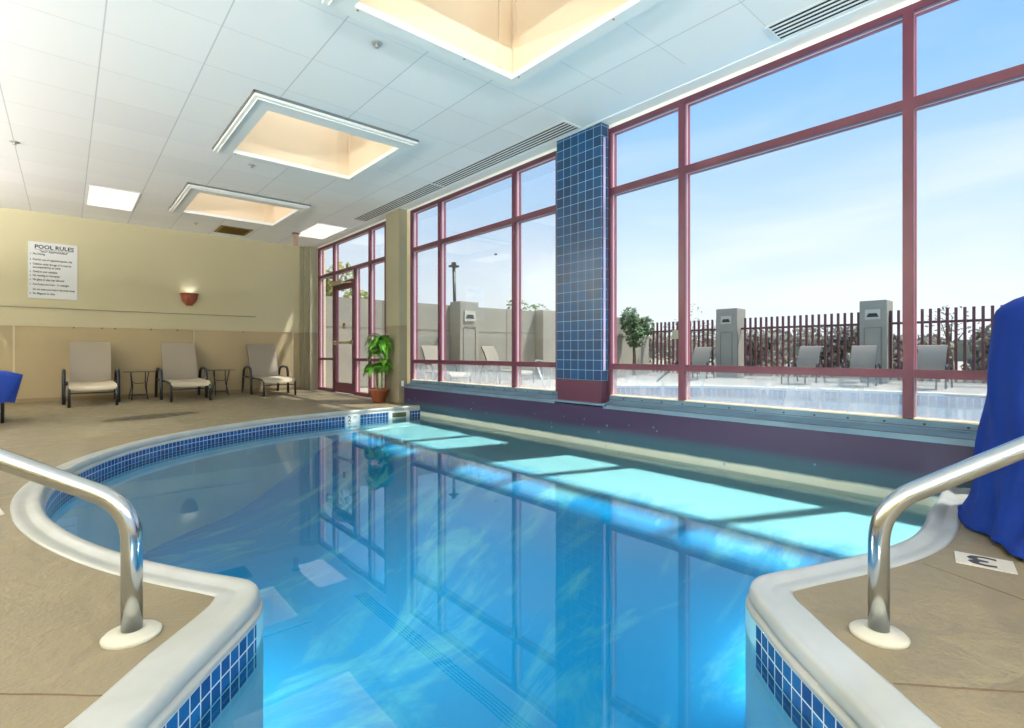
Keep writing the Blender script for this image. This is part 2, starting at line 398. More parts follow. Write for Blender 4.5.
# is a sample on the straight notch (flat coping)?
def notch_amt(i):
    p = EP[i]; x, y = p.x, p.y
    inn = (y < 1.75 and x < 1.66 and x > -1) 
    return 0.0 if inn else 1.0
AM = [notch_amt(i) for i in range(NE)]
AM = [sum(AM[max(0, i-4):i+5])/len(AM[max(0, i-4):i+5]) for i in range(NE)]

def clean(P):
    o = [P[0]]
    for p in P[1:]:
        if (p - o[-1]).length > .004: o.append(p)
    return o

# floor (deck) with the pool cut out
hole = clean([o_.lerp(e_, .35) for o_, e_ in zip(OUT, EP)])
outer = [Vector((XL, YR)), Vector((W+.02, YR)), Vector((W+.02, YB)), Vector((XL, YB))]
# deck polygon: outer rectangle joined to the hole by the window side
loop_o = [Vector((p.x, p.y, 0)) for p in outer]; loop_h = [Vector((p.x, p.y, 0)) for p in hole]
allv = loop_o + loop_h
tris = tessellate_polygon([loop_o, loop_h])
mb = MB()
for v in allv: mb.vert((v.x, v.y, 0))
for t in tris:
    a, b, c = [allv[i] for i in t]
    if (b - a).cross(c - a).z < 0: t = (t[0], t[2], t[1])
    mb.face(t)
n0 = len(loop_o); nh = len(loop_h)
for k in range(nh):      # edge thickness of the slab
    a = loop_h[k]; b = loop_h[(k+1) % nh]
    if a.x > CX-.001 and b.x > CX-.001: continue
    mb.quad((a.x, a.y, 0), (b.x, b.y, 0), (b.x, b.y, -.1), (a.x, a.y, -.1))
floor = mb.build('floor', M['deck'], kind='structure')
def joint(a, b, w=.006):
    a = Vector(a); b = Vector(b); d = (b - a).normalized(); n = Vector((-d.y, d.x)); m = MB(); k = max(2, int((b-a).length/.06)); pr = None
    for i in range(k + 1):
        p = a + (b - a)*i/k + n*R.uniform(-.0015, .0015); ww = w*R.uniform(.4, .75)
        cur = [(p + n*ww), (p - n*ww)]
        if pr: m.quad((pr[1].x, pr[1].y, .0015), (cur[1].x, cur[1].y, .0015), (cur[0].x, cur[0].y, .0015), (pr[0].x, pr[0].y, .0015))
        pr = cur
    m.build('expansion_joint', M['joint'], floor)
joint((2.39, .44), (1.95, -.65)); joint((1.47, .325), (2.6, -.9)); joint((.085, 1.47), (-1.6, 3.0)); joint((.10, 5.80), (-3.3, 5.9), .005)
joint((.55, 5.93), (-3.3, 6.5), .004); joint((-.18, 3.95), (-3.3, 4.4), .004)

# ------------------------------------------------------------------ the pool: coping, tile band, shell, number plates, skimmer
pool = thing('swimming_pool', 'indoor pool with white coping, navy tile band and turquoise interior', 'pool', (2, 3.4, 0))
prof = [(0, -.003), (0, .0005), (.05, .004), (.10, .006), (.28, .004), (.42, -.002), (.52, -.001), (.66, .009), (.80, .013), (.90, .010), (.96, .001), (.995, -.014), (1.0, -.024), (.985, -.032), (.95, -.036), (1.04, -.040), (1.06, -.046), (1.06, -.056)]
def flatp(t, z): return {0.0: z}.get(t, z)
mb = MB(); rings = []
for i in range(NE):
    ring = []
    for t, z in prof:
        if t <= 1: p = OUT[i].lerp(EP[i], t)
        else: p = EP[i] - NR[i]*CW*(t - 1)
        zz = z if t > .88 else (z*AM[i] + (z if t < .06 else .004 if t < .86 else .002)*(1-AM[i]))
        if i in (0, NE-1): p = Vector((CX, p.y))
        ring.append(mb.vert((p.x, p.y, zz)))
    rings.append(ring)
for i in range(NE-1):
    for k in range(len(prof)-1):
        a, b, c, d = rings[i][k], rings[i][k+1], rings[i+1][k+1], rings[i+1][k]
        mb.face((a, d, c, b), smooth=True)
cop = mb.build('coping', M['coping'], pool)
def inner(i, d):     # towards the water
    p = EP[i] - NR[i]*d
    if i in (0, NE-1): p = Vector((CX, p.y))
    return p
# tile band (leaves gaps for the number plate and the skimmer), white wall behind
TD = CW*.06 + .001
def nearest(x, y): return min(range(NE), key=lambda i: (EP[i]-Vector((x, y))).length)
gaps = []
def arcpt(s):
    s = max(0, min(ARC[-1], s))
    for i in range(1, NE):
        if ARC[i] >= s:
            t = (s - ARC[i-1])/(ARC[i]-ARC[i-1]); return EP[i-1].lerp(EP[i], t), NR[i-1].lerp(NR[i], t).normalized()
    return EP[-1], NR[-1]
s_num = ARC[nearest(2.84, 6.51)]; s_skim = ARC[nearest(3.52, 6.54)]
c1s = ARC[nearest(1.80, .79)]; c1e = ARC[nearest(1.62, .70)]
c2s = ARC[nearest(.43, 1.72)]; c2e = ARC[nearest(.46, 1.94)]
gaps = [(c1s, c1e), (c2s, c2e), (s_num-.10, s_num+.12), (s_skim-.15, s_skim+.19)]
def band(s0, s1, z0, z1, d, mb, uvz=None):
    n = max(2, int((s1-s0)/.03))
    for k in range(n):
        a = s0 + (s1-s0)*k/n; b = s0 + (s1-s0)*(k+1)/n
        p, n1 = arcpt(a); q, n2 = arcpt(b); p = p - n1*d; q = q - n2*d
        top = z1; bot = z0
        mb.quad((p.x, p.y, bot), (p.x, p.y, top), (q.x, q.y, top), (q.x, q.y, bot), uv=[(a, bot+.054), (a, top+.054), (b, top+.054), (b, bot+.054)], smooth=True)
cur = 0.0
for a, b in sorted(gaps) + [(ARC[-1], 0)]:
    if a > cur: mb = MB(); band(cur, a, -.054-.138, -.054, TD+.002, mb); mb.build('tile_band', M['pool_tile'], pool)
    cur = b
# shell walls and floor
DEP = -.95
mb = MB(); path = [inner(i, TD) for i in range(NE)]
for i in range(NE-1):
    p, q = path[i], path[i+1]
    mb.quad((p.x, p.y, DEP), (p.x, p.y, -.055), (q.x, q.y, -.055), (q.x, q.y, DEP), smooth=True, mi=1)
a, b = path[-1], path[0]
mb.quad((a.x, a.y, DEP), (a.x, a.y, -.22), (b.x, b.y, -.22), (b.x, b.y, DEP))
lp = [Vector((p.x, p.y, DEP)) for p in clean(path)]
base = len(mb.v)
for v in lp: mb.vert(v)
for t in tessellate_polygon([lp]):
    A, B, D = [lp[i] for i in t]
    if (B-A).cross(D-A).z < 0: t = (t[0], t[2], t[1])
    mb.face([base+i for i in t])
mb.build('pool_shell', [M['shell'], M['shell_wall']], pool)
# shallow bench, added along the window wall to hold a bright sun strip
mb = MB(); pr = None; RB = random.Random(2)
for k in range(60):
    y = .66 + (6.46-.66)*k/59; x = 2.72; cur = [(CX, y, -.175)]
    for q in range(25):
        u = q/24; sm = u*u*(3-2*u); cur.append((x + .35 - 1.9*u, y, -.25 + (DEP+.25)*sm))
    if pr:
        for a, b, c_, d in zip(pr, pr[1:], cur[1:], cur): mb.quad(a, b, c_, d, smooth=True)
    pr = cur
mb.build('added_bench', M['added_bench'], pool)
# underwater fill lamps, added out of sight to brighten the pool
def added_pool_light(x, y, nx, ny, power, label_i):
    n_ = Vector((nx, ny, 0)).normalized(); i = nearest(x, y); p = EP[i] - NR[i]*(TD+.02)
    t_ = MB(); q = (-n_).to_track_quat('Z', 'Y') 
    rr = []
    for r_, dz in ((0, .0), (.09, .0), (.11, -.012), (.11, -.02)): rr.append((r_, dz))
    ob = MB(); ob.lathe([(0, .0), (.075, .0), (.085, -.01)], c=tuple(pool.location), n=18); f = ob.build('added_pool_light', M['white'], pool); f.location = Vector((p.x, p.y, -.5)) - pool.location; f.rotation_euler = n_.to_track_quat('Z', 'Y').to_euler()
    l = bpy.data.lights.new('pool_fill_lamp', 'AREA'); l.energy = power*(.45 if y < 0 else 1); l.size = .35; l.shape = 'DISK'; l.color = (1, .87, .80)
    o = bpy.data.objects.new('pool_fill_lamp', l); COL.objects.link(o); o.location = (p.x - NR[i].x*.03, p.y - NR[i].y*.03, -.5); d = Vector((-NR[i].x, -NR[i].y, .62)); o.rotation_euler = d.to_track_quat('-Z', 'Y').to_euler()
PLP = 22
for (x, y, nx, ny) in ((2.2, .65, 0, 1), (3.1, .56, 0, 1), (0.0, -.22, .7, .7), (.25, 2.3, .9, .3), (.0, 3.0, 1, 0)): added_pool_light(x, y, nx, ny, PLP, 0)
# number plate "2 FT"
def text_mesh(body, name, m, parent, origin, right, up, height, width=None, ext=.0008, align='LEFT', bold=0):
    cu = bpy.data.curves.new(name, 'FONT'); cu.body = body; cu.size = 1; cu.extrude = 0; cu.offset = bold; cu.align_x = align
    cu.resolution_u = 2
    to = bpy.data.objects.new(name, cu); COL.objects.link(to); dg = bpy.context.evaluated_depsgraph_get(); me = bpy.data.meshes.new_from_object(to.evaluated_get(dg))
    bpy.data.objects.remove(to)
    xs = [v.co.x for v in me.vertices]; sx = height
    if width: sx = width/(max(xs)-min(xs))
    r = Vector(right).normalized(); u = Vector(up).normalized(); n = r.cross(u); o = Vector(origin); off = wloc(parent)
    for v in me.vertices: v.co = o + r*v.co.x*sx + u*v.co.y*height + n*ext - off
    me.materials.clear(); me.materials.append(m)
    ob = bpy.data.objects.new(name, me); COL.objects.link(ob); ob.parent = parent
    return ob
p, n = arcpt(s_num+.01); tdir = Vector((-n.y, n.x))
if tdir.x < 0: tdir = -tdir
pl = MB(); c = p - n*(TD+.006)
def plate(mbx, c, w, z0, z1, th=.006):
    a = c - tdir*w/2; b = c + tdir*w/2; bk = n*th
    P8 = [(a.x, a.y, z0), (b.x, b.y, z0), (b.x, b.y, z1), (a.x, a.y, z1)]; Q8 = [(x+bk.x, y+bk.y, z) for x, y, z in P8]
    mbx.poly(P8); 
    for i in range(4): mbx.poly([P8[i], Q8[i], Q8[(i+1)%4], P8[(i+1)%4]])
plate(pl, c, .20, -.19, -.052)
num = pl.build('number_plate', M['white'], pool); num['label'] = 'white depth plate reading 2 ft'
text_mesh('2', 'numeral', M['ink'], num, (c.x - .07, c.y - .006, -.126), (tdir.x, tdir.y, 0), (0, 0, 1), .10, bold=.02)
text_mesh('FT', 'lettering', M['ink'], num, (c.x + .01, c.y - .005, -.095), (tdir.x, tdir.y, 0), (0, 0, 1), .045)
# skimmer mouth
p, n = arcpt(s_skim+.02); tdir = Vector((1, 0)); n = Vector((0, 1)); c = p - n*(TD+.006); sk = MB()
for (a, b, z0, z1) in ((-.16, -.11, -.16, -.05), (.11, .16, -.16, -.05), (-.11, .11, -.066, -.05), (-.11, .11, -.16, -.133)):
    sk.box(c.x+a, c.x+b, c.y-.004, c.y+.012, z0, z1)
skm = sk.build('skimmer', M['white'], pool)
sk = MB(); sk.box(c.x-.11, c.x+.11, c.y+.001, c.y+.004, -.134, -.065); sk.build('skimmer_opening', mat('olive_dark', '#4c5238', .7), skm)

# water body
wp = [EP[i] + NR[i]*.03 for i in range(NE)]; wp[0].x = CX+.05; wp[-1].x = CX+.05
wl = clean(wp)
mb = MB(); lt = [Vector((p.x, p.y, WZ)) for p in wl]; nn = len(lt)
for v in lt: mb.vert(v)
for v in lt: mb.vert((v.x, v.y, DEP-.05))
for t in tessellate_polygon([lt]):
    A, B, D = [lt[i] for i in t]
    if (B-A).cross(D-A).z < 0: t = (t[0], t[2], t[1])
    mb.face(t); mb.face((t[2]+nn, t[1]+nn, t[0]+nn))
ar = sum(lt[i].x*lt[(i+1) % nn].y - lt[(i+1) % nn].x*lt[i].y for i in range(nn))
for i in range(nn):
    j = (i+1) % nn
    mb.face((i, i+nn, j+nn, j) if ar > 0 else (i, j, j+nn, i+nn))
water = mb.build('pool_water', M['water'])
tag(water, 'clear turquoise water filling the indoor pool', 'water', kind='stuff')

# deck depth tiles
def deck_tile(x, y, ang, w, d, name, label, txt=None):
    t = thing(name, label, 'marker', (x, y, 0)); m = MB(); ca, sa = math.cos(ang), math.sin(ang)
    def P(u, v, z): return (x + u*ca - v*sa, y + u*sa + v*ca, z)
    q = [(-w/2, -d/2), (w/2, -d/2), (w/2, d/2), (-w/2, d/2)]
    m.poly([P(u, v, .004) for u, v in q])
    for i in range(4):
        a, b = q[i], q[(i+1) % 4]; m.poly([P(*a, .004), P(*a, 0), P(*b, 0), P(*b, .004)])
    m.build('plate', mat('grey_white_tile', '#cfcbbd', .5, var=.1, vscale=20), t)
    if txt:
        text_mesh(txt, 'numeral', M['ink'], t, P(-.045, -.05, .0045), (ca, sa, 0), (-sa, ca, 0), .15, width=.085, ext=.0005, bold=.02)
deck_tile(2.575, .292, rad(100), .165, .135, 'depth_marker', 'small off-white depth tile reading 3 in the deck below the tall blue cover', '3')
deck_tile(-.315, 3.56, rad(100), .22, .15, 'depth_marker', 'plain white depth tile in the deck beside the round end of the pool', None)

# ------------------------------------------------------------------ walls
mb = MB()
SEG = [(-.61), 1.80, 3.62]
mb.box(XL-.15, W+.1, YB, YB+.2, 1.2, C+.1, mi=0)
mb.box(XL-.15, W+.1, YB, YB+.2, -.05, 1.2, mi=1)
wb = mb.build('wall_back', [M['wall_up'], M['wall_lo']], kind='structure')
for x in (-3.0, -.61, 1.79, 3.56): mb = MB(); mb.box(x-.012, x+.012, YB-.006, YB, .07, 1.195); mb.build('panel_seam', M['seam'], wb)
mb = MB(); mb.box(XL, 3.70, YB-.008, YB, 1.196, 1.206); mb.build('panel_cap', M['seam'], wb)
mb = MB(); mb.box(XL, 3.70, YB-.015, YB, 0, .06); tag(mb.build('baseboard_back', mat('brown_base', '#8f7c5c', .7)), kind='structure')
mb = MB(); mb.box(XL-.15, XL, YR, YB, -.05, 1.2, mi=1); mb.box(XL-.15, XL, YR, YB, 1.2, C+.1); mb.build('wall_left', [M['wall_up'], M['wall_lo']], kind='structure')
# rear wall behind the camera: window openings added to bring in daylight
mb = MB(); mb.box(XL-.15, W+.1, YR-.15, YR, -.05, .35); mb.box(XL-.15, W+.1, YR-.15, YR, 2.8, C+.1)
for x in (XL-.15, -1.0, 1.45, 3.85): mb.box(x, x+.3, YR-.15, YR, .35, 2.8)
mb.build('wall_rear', M['wall_up'], kind='structure')
mb = MB()
for x in (-3.1, -.7, 1.75): mb.quad((x-.05, YR-.08, .35), (x+2.2, YR-.08, .35), (x+2.2, YR-.08, 2.8), (x-.05, YR-.08, 2.8))
mb.build('added_window_4', M['glass'], kind='structure')
# window-side wall: piers, header
mb = MB()
HZ0 = 2.958
mb.box(W, W+.10, YR-.15, YB, HZ0, C+.1, mi=2)
mb.box(W, W+.10, 6.995, 7.11, 0, HZ0, mi=1)                           # reveal beside the olive pier
mb.box(W, W+.16, 7.52, 7.79, 0, HZ0)
mb.box(W, W+.16, 10.82, YB+.2, 0, HZ0, mi=1)
mb.box(W+.02, W+.16, 3.20, 3.86, 0, HZ0)
mb.box(W+.02, W+.16, -.62, .0, 0, HZ0); mb.box(W, W+.16, YR-.15, -3.75, 0, HZ0)
wr = mb.build('wall_right', [M['col'], M['cream'], M['ceil_trim']], kind='structure')
mb = MB()
mb.box(3.865, W+.16, 7.10, 7.53, 1.2, 2.995); 
mb.box(3.865, W+.16, 7.10, 7.53, 0, 1.2, mi=1)
mb.build('trim_1', [M['col'], M['col_lo']], kind='structure')
mb = MB()
for (x0, x1, y0) in ((3.70, 3.76, 10.99), (3.76, 3.84, 10.93), (3.84, W, 10.85)):
    mb.box(x0, x1, y0, YB, 1.2, 2.995); mb.box(x0, x1, y0, YB, 0, 1.2, mi=1)
mb.build('trim_2', [M['col'], M['col_lo']], kind='structure')
# curb below the windows
mb = MB(); mb.box(CX, W+.16, -3.8, 6.985, -.6, .25); curb = mb.build('trim_3', M['curb'], kind='structure')
def sill(y0, y1):
    m = MB()
    m.quad((CX-.006, y0, .245), (CX-.006, y1, .245), (CX-.002, y1, .285), (CX-.002, y0, .285))   # lower apron
    m.poly([(CX-.006, y0, .245), (CX-.002, y0, .285), (W+.0, y0, .312), (W+.0, y0, .245)]); m.poly([(CX-.006, y1, .245), (W, y1, .245), (W, y1, .312), (CX-.002, y1, .285)])
    m.quad((CX-.002, y0, .285), (CX-.002, y1, .285), (W-.012, y1, .312), (W-.012, y0, .312))
    m.quad((CX-.006, y0, .245), (CX+.01, y0, .245), (CX+.01, y1, .245), (CX-.006, y1, .245))
    m.box(W-.014, W+.03, y0, y1, .30, .362)
    s = m.build('sill', M['teal_sill'], curb)
    y = y0 + .12
    while y < y1:
        b = MB(); b.box(W-.019, W-.014, y-.007, y+.007, .333, .345); b.build('bolt', M['bolt'], s, bevel=.002); y += .205
    l = MB(); l.box(W-.0155, W-.0135, y0, y1, .322, .325); l.build('sill_seam', M['gasket'], s)
    l = MB(); l.box(CX-.0075, CX+.0, y0, y1, .283, .2865); l.build('sill_seam', M['gasket'], s)
sill(3.79, 6.985); sill(-3.7, 3.15); 
# ceiling with openings
SKY = [(1.5, 3.0-.03, 1)]
OPEN = [(1.37, 2.68, 4.93-3.13*k, 6.22-3.13*k) for k in (2, 1, 0, -1)]
OPEN = sorted([(a, b, c_, d) for a, b, c_, d in OPEN], key=lambda q: q[2])
mb = MB(); ys = [YR-.1]
mb.box(XL-.1, 1.355, YR-.1, YB+.1, C, C+.04); mb.box(2.695, W+.05, YR-.1, YB+.1, C, C+.04)
yy = YR-.1
for a, b, c_, d in OPEN:
    mb.box(1.355, 2.695, yy, c_-.015, C, C+.04); yy = d+.015
mb.box(1.355, 2.695, yy, YB+.1, C, C+.04)
ceil = mb.build('ceiling', M['ceil'], kind='structure')
mb = MB(); mb.box(3.86, W, YR, YB, C-.006, C); mb.build('ceiling_edge_strip', M['ceil_trim'], ceil)

# ------------------------------------------------------------------ skylights
sky_names = ['large skylight well with peach walls, at the unseen near end of the room', 'large skylight well with peach walls, nearest and largest one in sight',
             'middle skylight well with raised white frame and peach walls', 'farthest and smallest-looking skylight well, near the back wall']
dome_m = bpy.data.materials.new('milky_dome'); dome_m.use_nodes = True
nt = dome_m.node_tree; nt.nodes.clear(); o_ = nt.nodes.new('ShaderNodeOutputMaterial'); t1 = nt.nodes.new('ShaderNodeBsdfTranslucent'); t1.inputs[0].default_value = (.95, .95, .92, 1)
t2 = nt.nodes.new('ShaderNodeBsdfTransparent'); t2.inputs[0].default_value = (.9, .95, 1, 1); mxs = nt.nodes.new('ShaderNodeMixShader'); mxs.inputs[0].default_value = .15
nt.links.new(t1.outputs[0], mxs.inputs[1]); nt.links.new(t2.outputs[0], mxs.inputs[2]); nt.links.new(mxs.outputs[0], o_.inputs[0])
for k, (a, b, c_, d) in enumerate(OPEN):
    t = thing('skylight', sky_names[k], 'skylight', ((a+b)/2, (c_+d)/2, C), group=None)
    m = MB(); e = .165; z0, z1 = C-.045, C
    ax, bx_, cy, dy = a-e, b+.10, c_-.225, d+.11
    # ring of four boards, hanging a little under the ceiling, with a stepped edge
    for (x0, x1, y0, y1) in ((ax, a, cy, dy), (b, bx_, cy, dy), (a, b, cy, c_), (a, b, d, dy)): m.box(x0, x1, y0, y1, z0, z1)
    m.box(ax+.03, bx_-.03, cy+.03, cy+.034, z0-.012, z0); m.box(ax+.03, ax+.034, cy+.03, dy-.03, z0-.012, z0)
    m.build('frame', M['ceil_trim'], t, bevel=.004)
    m = MB(); m.box(ax-.012, ax+.0, cy-.012, dy+.005, C-.02, C); m.box(ax-.012, bx_+.005, cy-.012, cy, C-.02, C); m.build('shadow_gap', mat('grey_gap', '#6f7477', .8), t)
    m = MB(); zt = C+1.1; th = .03
    m.box(a-th, a, c_-th, d+th, C-.001, zt); m.box(b, b+th, c_-th, d+th, C-.001, zt); m.box(a, b, c_-th, c_, C-.001, zt); m.box(a, b, d, d+th, C-.001, zt)
    m.build('shaft', M['shaft'], t)
    m = MB(); m.box(b-.14, b-.115, d-.012, d, C+.0, zt-.05); m.box(b-.012, b, d-.05, d-.03, C, zt-.05); m.build('corner_bead', mat('pale_bead', '#f0dcc0', .7), t)
    m = MB(); nx = 8; P = {}
    for i in range(nx+1):
        for j in range(nx+1):
            u, v = i/nx, j/nx; P[i, j] = m.vert((a-.03+(b-a+.06)*u, c_-.03+(d-c_+.06)*v, zt+.25*(1-(2*u-1)**4)*(1-(2*v-1)**4)))
    for i in range(nx):
        for j in range(nx): m.face((P[i, j], P[i+1, j], P[i+1, j+1], P[i, j+1]), smooth=True)
    m.build('dome', dome_m, t)
    for (x, y) in ((a+.03, d+.02), (b-.45, d+.02), (b+.02, d-.06), (b+.02, c_+.3), (ax+.12, cy+.04), (b-.3, cy+.04), (bx_-.05, cy+.05)):
        m = MB(); m.lathe([(0, -.003), (.008, -.002), (.009, 0)], c=(x, y, z0), n=8); m.build('screw', M['rust'], t)

# ceiling lights
def light_panel(x0, x1, y0, y1, label, on=True, power=0):
    t = thing('ceiling_light', label, 'light', ((x0+x1)/2, (y0+y1)/2, C), group='square ceiling light panels')
    m = MB(); m.box(x0, x1, y0, y1, C-.006, C-.0005); m.build('diffuser', M['panel_light'], t)
    m = MB(); f = .016
    for q in ((x0-f, x0, y0-f, y1+f), (x1, x1+f, y0-f, y1+f), (x0, x1, y0-f, y0), (x0, x1, y1, y1+f)): m.box(*q, C-.008, C-.0005)
    m.build('frame', M['ceil_trim'], t)
light_panel(.235, .775, 8.80, 9.99, 'bright light panel in the ceiling above the pool rules sign')
light_panel(3.265, 3.79, 8.83, 10.02, 'bright light panel in the ceiling beside the door windows')
light_panel(-2.2, -1.64, 5.16, 6.35, 'added light panel in the unseen ceiling left of the middle skylight')  # this panel and the next two are added out of view as fill
light_panel(-2.2, -1.64, 1.5, 2.7, 'added light panel in the ceiling at the unseen near end, left of the nearest skylight')
light_panel(-2.2, -1.64, -2.2, -1.0, 'added light panel in the ceiling at the unseen near end of the room')

# slot diffusers
def slots(y0, y1, label):
    t = thing('slot_diffuser', label, 'vent', (3.715, (y0+y1)/2, C)); m = MB(); x0, x1 = 3.605, 3.825; z0 = C-.009
    m.box(x0, x1, y0, y1, C-.003, C-.0005); m.build('backing', M['dark'], t)
    m = MB(); n = 5
    for k in range(n+1):
        xx = x0 + (x1-x0)*k/n; m.box(xx-.008, xx+.008, y0, y1, C-.007, C-.003)
    m.box(x0, x1, y0-.02, y0, z0, C-.0005); m.box(x0, x1, y1, y1+.02, z0, C-.0005)
    for y in ((y0+y1)/2+.0,): m.box(x0, x1, y-.012, y+.012, z0, C-.003)
    m.build('blade', mat('white_blade', '#e3e6e4', .5), t)
slots(3.40, 8.17, 'long slotted ceiling vent running from the blue tiled pillar to the olive pier')
slots(-3.3, 1.50, 'long slotted ceiling vent above the big windows nearest the tall blue cover')
t = thing('ceiling_vent', 'brown metal ceiling vent near the back wall', 'vent', (2.3, 10.38, C))
m = MB(); m.box(2.04, 2.56, 10.08, 10.69, C-.01, C-.0005); m.build('frame', M['brass'], t)
m = MB()
for k in range(9): m.bar((2.09, 10.15+.058*k, C-.014), (2.51, 10.15+.058*k, C-.014), .03, .004, up=(0, .5, 1))
m.build('louvre', mat('bronze_louvre', '#6e5622', .5, metal=.4), t)

def sprinkler(x, y, label):
    t = thing('sprinkler_head', label, 'sprinkler', (x, y, C), group='ceiling sprinklers')
    m = MB(); m.lathe([(0, -.008), (.036, -.007), (.042, 0)], c=(x, y, C), n=18); m.build('rosette', M['alu'], t)
    m = MB(); m.tube([(x, y, C-.007), (x, y, C-.028)], .009, 8); m.lathe([(0, -.031), (.02, -.030), (.02, -.028), (0, -.027)], c=(x, y, C), n=14); m.build('deflector', M['alu'], t)
sprinkler(1.685, 3.42, 'sprinkler head between the nearest and the middle skylight')
sprinkler(1.663, 6.62, 'sprinkler head between the middle and the farthest skylight')
sprinkler(1.683, 10.2, 'sprinkler head in the ceiling just left of the brown vent')
sprinkler(-.41, 7.53, 'sprinkler head in the ceiling at the far left')
t = thing('hanging_sign_box', 'small pinkish brown box hanging from the ceiling by the far light panel', 'sign box', (3.18, 9.86, C))
m = MB(); m.box(3.18, 3.27, 9.83, 9.86, C-.235, C-.02); m.build('body', M['pink'], t, bevel=.004)
m = MB(); m.box(3.165, 3.29, 9.80, 9.89, C-.02, C-.0005); m.build('canopy', M['tablemetal'], t)

# ------------------------------------------------------------------ windows
def frame_member(mb, ya, yb, za, zb, depth=.05): mb.box(W-.002, W+depth, ya, yb, za, zb)
GX = W+.054
root_body = {}
def window(name, y0, y1, mulls, zs, bottom=.36, top=HZ0, haze_low=True, skip=None):
    """y0<y1 outer edges; mulls centre Ys; zs = transom heights (lower rail, transom)"""
    root = bpy.data.objects.new(name, None); COL.objects.link(root); root['kind'] = 'structure'; root.location = (W, (y0+y1)/2, bottom)
    fw = .052
    inn = MB(); gk = MB(); ex = MB(); body = MB(); root_body[name] = body
    def vert(yc, za, zb, w=fw):
        inn.box(W-.004, W+.016, yc-w/2, yc+w/2, za, zb); body.box(W+.016, W+.040, yc-w/2+.002, yc+w/2-.002, za, zb); gk.box(W+.040, W+.068, yc-w/2+.007, yc+w/2-.007, za, zb); ex.box(W+.068, W+.098, yc-w/2+.002, yc+w/2-.002, za, zb)
    def hor(zc, ya, yb, w=.056):
        inn.box(W-.003, W+.015, ya, yb, zc-w/2, zc+w/2); body.box(W+.016, W+.039, ya, yb, zc-w/2+.002, zc+w/2-.002); gk.box(W+.041, W+.067, ya, yb, zc-w/2+.007, zc+w/2-.007); ex.box(W+.069, W+.097, ya, yb, zc-w/2+.002, zc+w/2-.002)
    return root, inn, gk, ex, vert, hor
def finish(root, inn, gk, ex):
    inn.build('mullion_grid', M['maroon'], root); root_body[root.name].build('mullion_body', M['maroon_sunlit'], root); gk.build('gasket', M['alu_w'], root); ex.build('outer_cap', M['maroon_sunlit'], root)
def pane(root, y0, y1, z0, z1, haze=False, x=GX):
    m = MB(); m.box(x-.002, x+.002, y0, y1, z0, z1)
    m.build('pane', M['glass_haze'] if haze else M['glass'], root)
def main_window(name, ys):
    root, inn, gk, ex, vert, hor = window(name, ys[0], ys[-1], ys, None)
    vert(ys[0], .36, HZ0); vert(ys[-1], .36, HZ0)
    for y in ys[1:-1]: vert(y, .36, HZ0, .056)
    a, b = ys[0]+.026, ys[-1]-.026
    hor(2.938, a, b, .044); hor(2.347, a, b, .06); hor(.646, a, b, .055)
    ex.box(W+.069, W+.097, a, b, .36, .372); 
    finish(root, inn, gk, ex)
    m = MB(); m.box(W-.004, W+.10, a, b, .358, .370); m.build('bottom_channel', M['cream'], root)
    for i in range(len(ys)-1):
        p, q = ys[i]+.02, ys[i+1]-.02
        pane(root, p, q, .362, .63, True); pane(root, p, q, .66, 2.33); pane(root, p, q, 2.36, 2.93)
main_window('window_1', [3.862, 4.583, 6.191, 6.965])
main_window('window_2', [.01, .809, 2.385, 3.172])
main_window('window_5', [-3.74, -2.95, -1.4, -.62])
# door window
root, inn, gk, ex, vert, hor = window('window_3', 7.79, 10.82, None, None, bottom=0)
vert(10.80, 0, HZ0); vert(7.815, 0, HZ0); vert(10.008, 0, HZ0, .06); vert(8.415, 0, HZ0, .056); vert(9.026, 0, 2.347, .056)
hor(2.938, 7.84, 10.78, .044); hor(2.347, 7.84, 10.78, .06); hor(.65, 10.03, 10.78, .05); hor(.65, 7.84, 9.0, .05); hor(.03, 10.03, 10.78, .06); hor(.03, 7.84, 9.0, .06)
hor(2.115, 9.05, 9.98, .06)
finish(root, inn, gk, ex)
for (a, b, z0, z1) in ((10.03, 10.78, .06, .63), (10.03, 10.78, .67, 2.32), (10.03, 10.78, 2.37, 2.9), (8.44, 9.98, 2.37, 2.9), (7.84, 8.39, 2.37, 2.9), (9.05, 9.98, 2.14, 2.32),
                       (8.44, 9.0, .06, .63), (8.44, 9.0, .67, 2.32), (7.84, 8.39, .06, .63), (7.84, 8.39, .67, 2.32)): pane(root, a, b, z0, z1)
# door leaf
dr = bpy.data.objects.new('door_1', None); COL.objects.link(dr); dr['kind'] = 'structure'; dr.location = (W+.03, 9.5, 0)
m = MB(); X0, X1 = W+.005, W+.05; ya, yb = 9.058, 9.975
m.box(X0, X1, ya, ya+.085, .01, 2.08); m.box(X0, X1, yb-.085, yb, .01, 2.08); m.box(X0, X1, ya+.085, yb-.085, 1.99, 2.08); m.box(X0, X1, ya+.085, yb-.085, .01, .20)
m.build('door_frame', M['maroon'], dr)
pane(dr, ya+.08, yb-.08, .19, 2.0, x=W+.03)
m = MB(); m.box(W-.03, W-.005, ya+.05, yb-.06, .945, .99); m.box(W-.03, X0, ya+.03, ya+.09, .93, 1.01); m.box(W-.03, X0, yb-.09, yb-.03, .93, 1.01); m.build('push_bar', mat('brushed_bar', '#b9b08f', .4, metal=.5), dr)
m = MB(); m.box(W-.06, W-.002, 9.55, 9.96, 2.09, 2.165); m.bar((W-.05, 9.6, 2.08), (W-.14, 9.32, 2.08), .025, .02); m.bar((W-.14, 9.32, 2.08), (W-.01, 9.12, 2.085), .025, .02); m.build('door_closer', mat('closer_grey', '#a59c80', .5, metal=.3), dr)
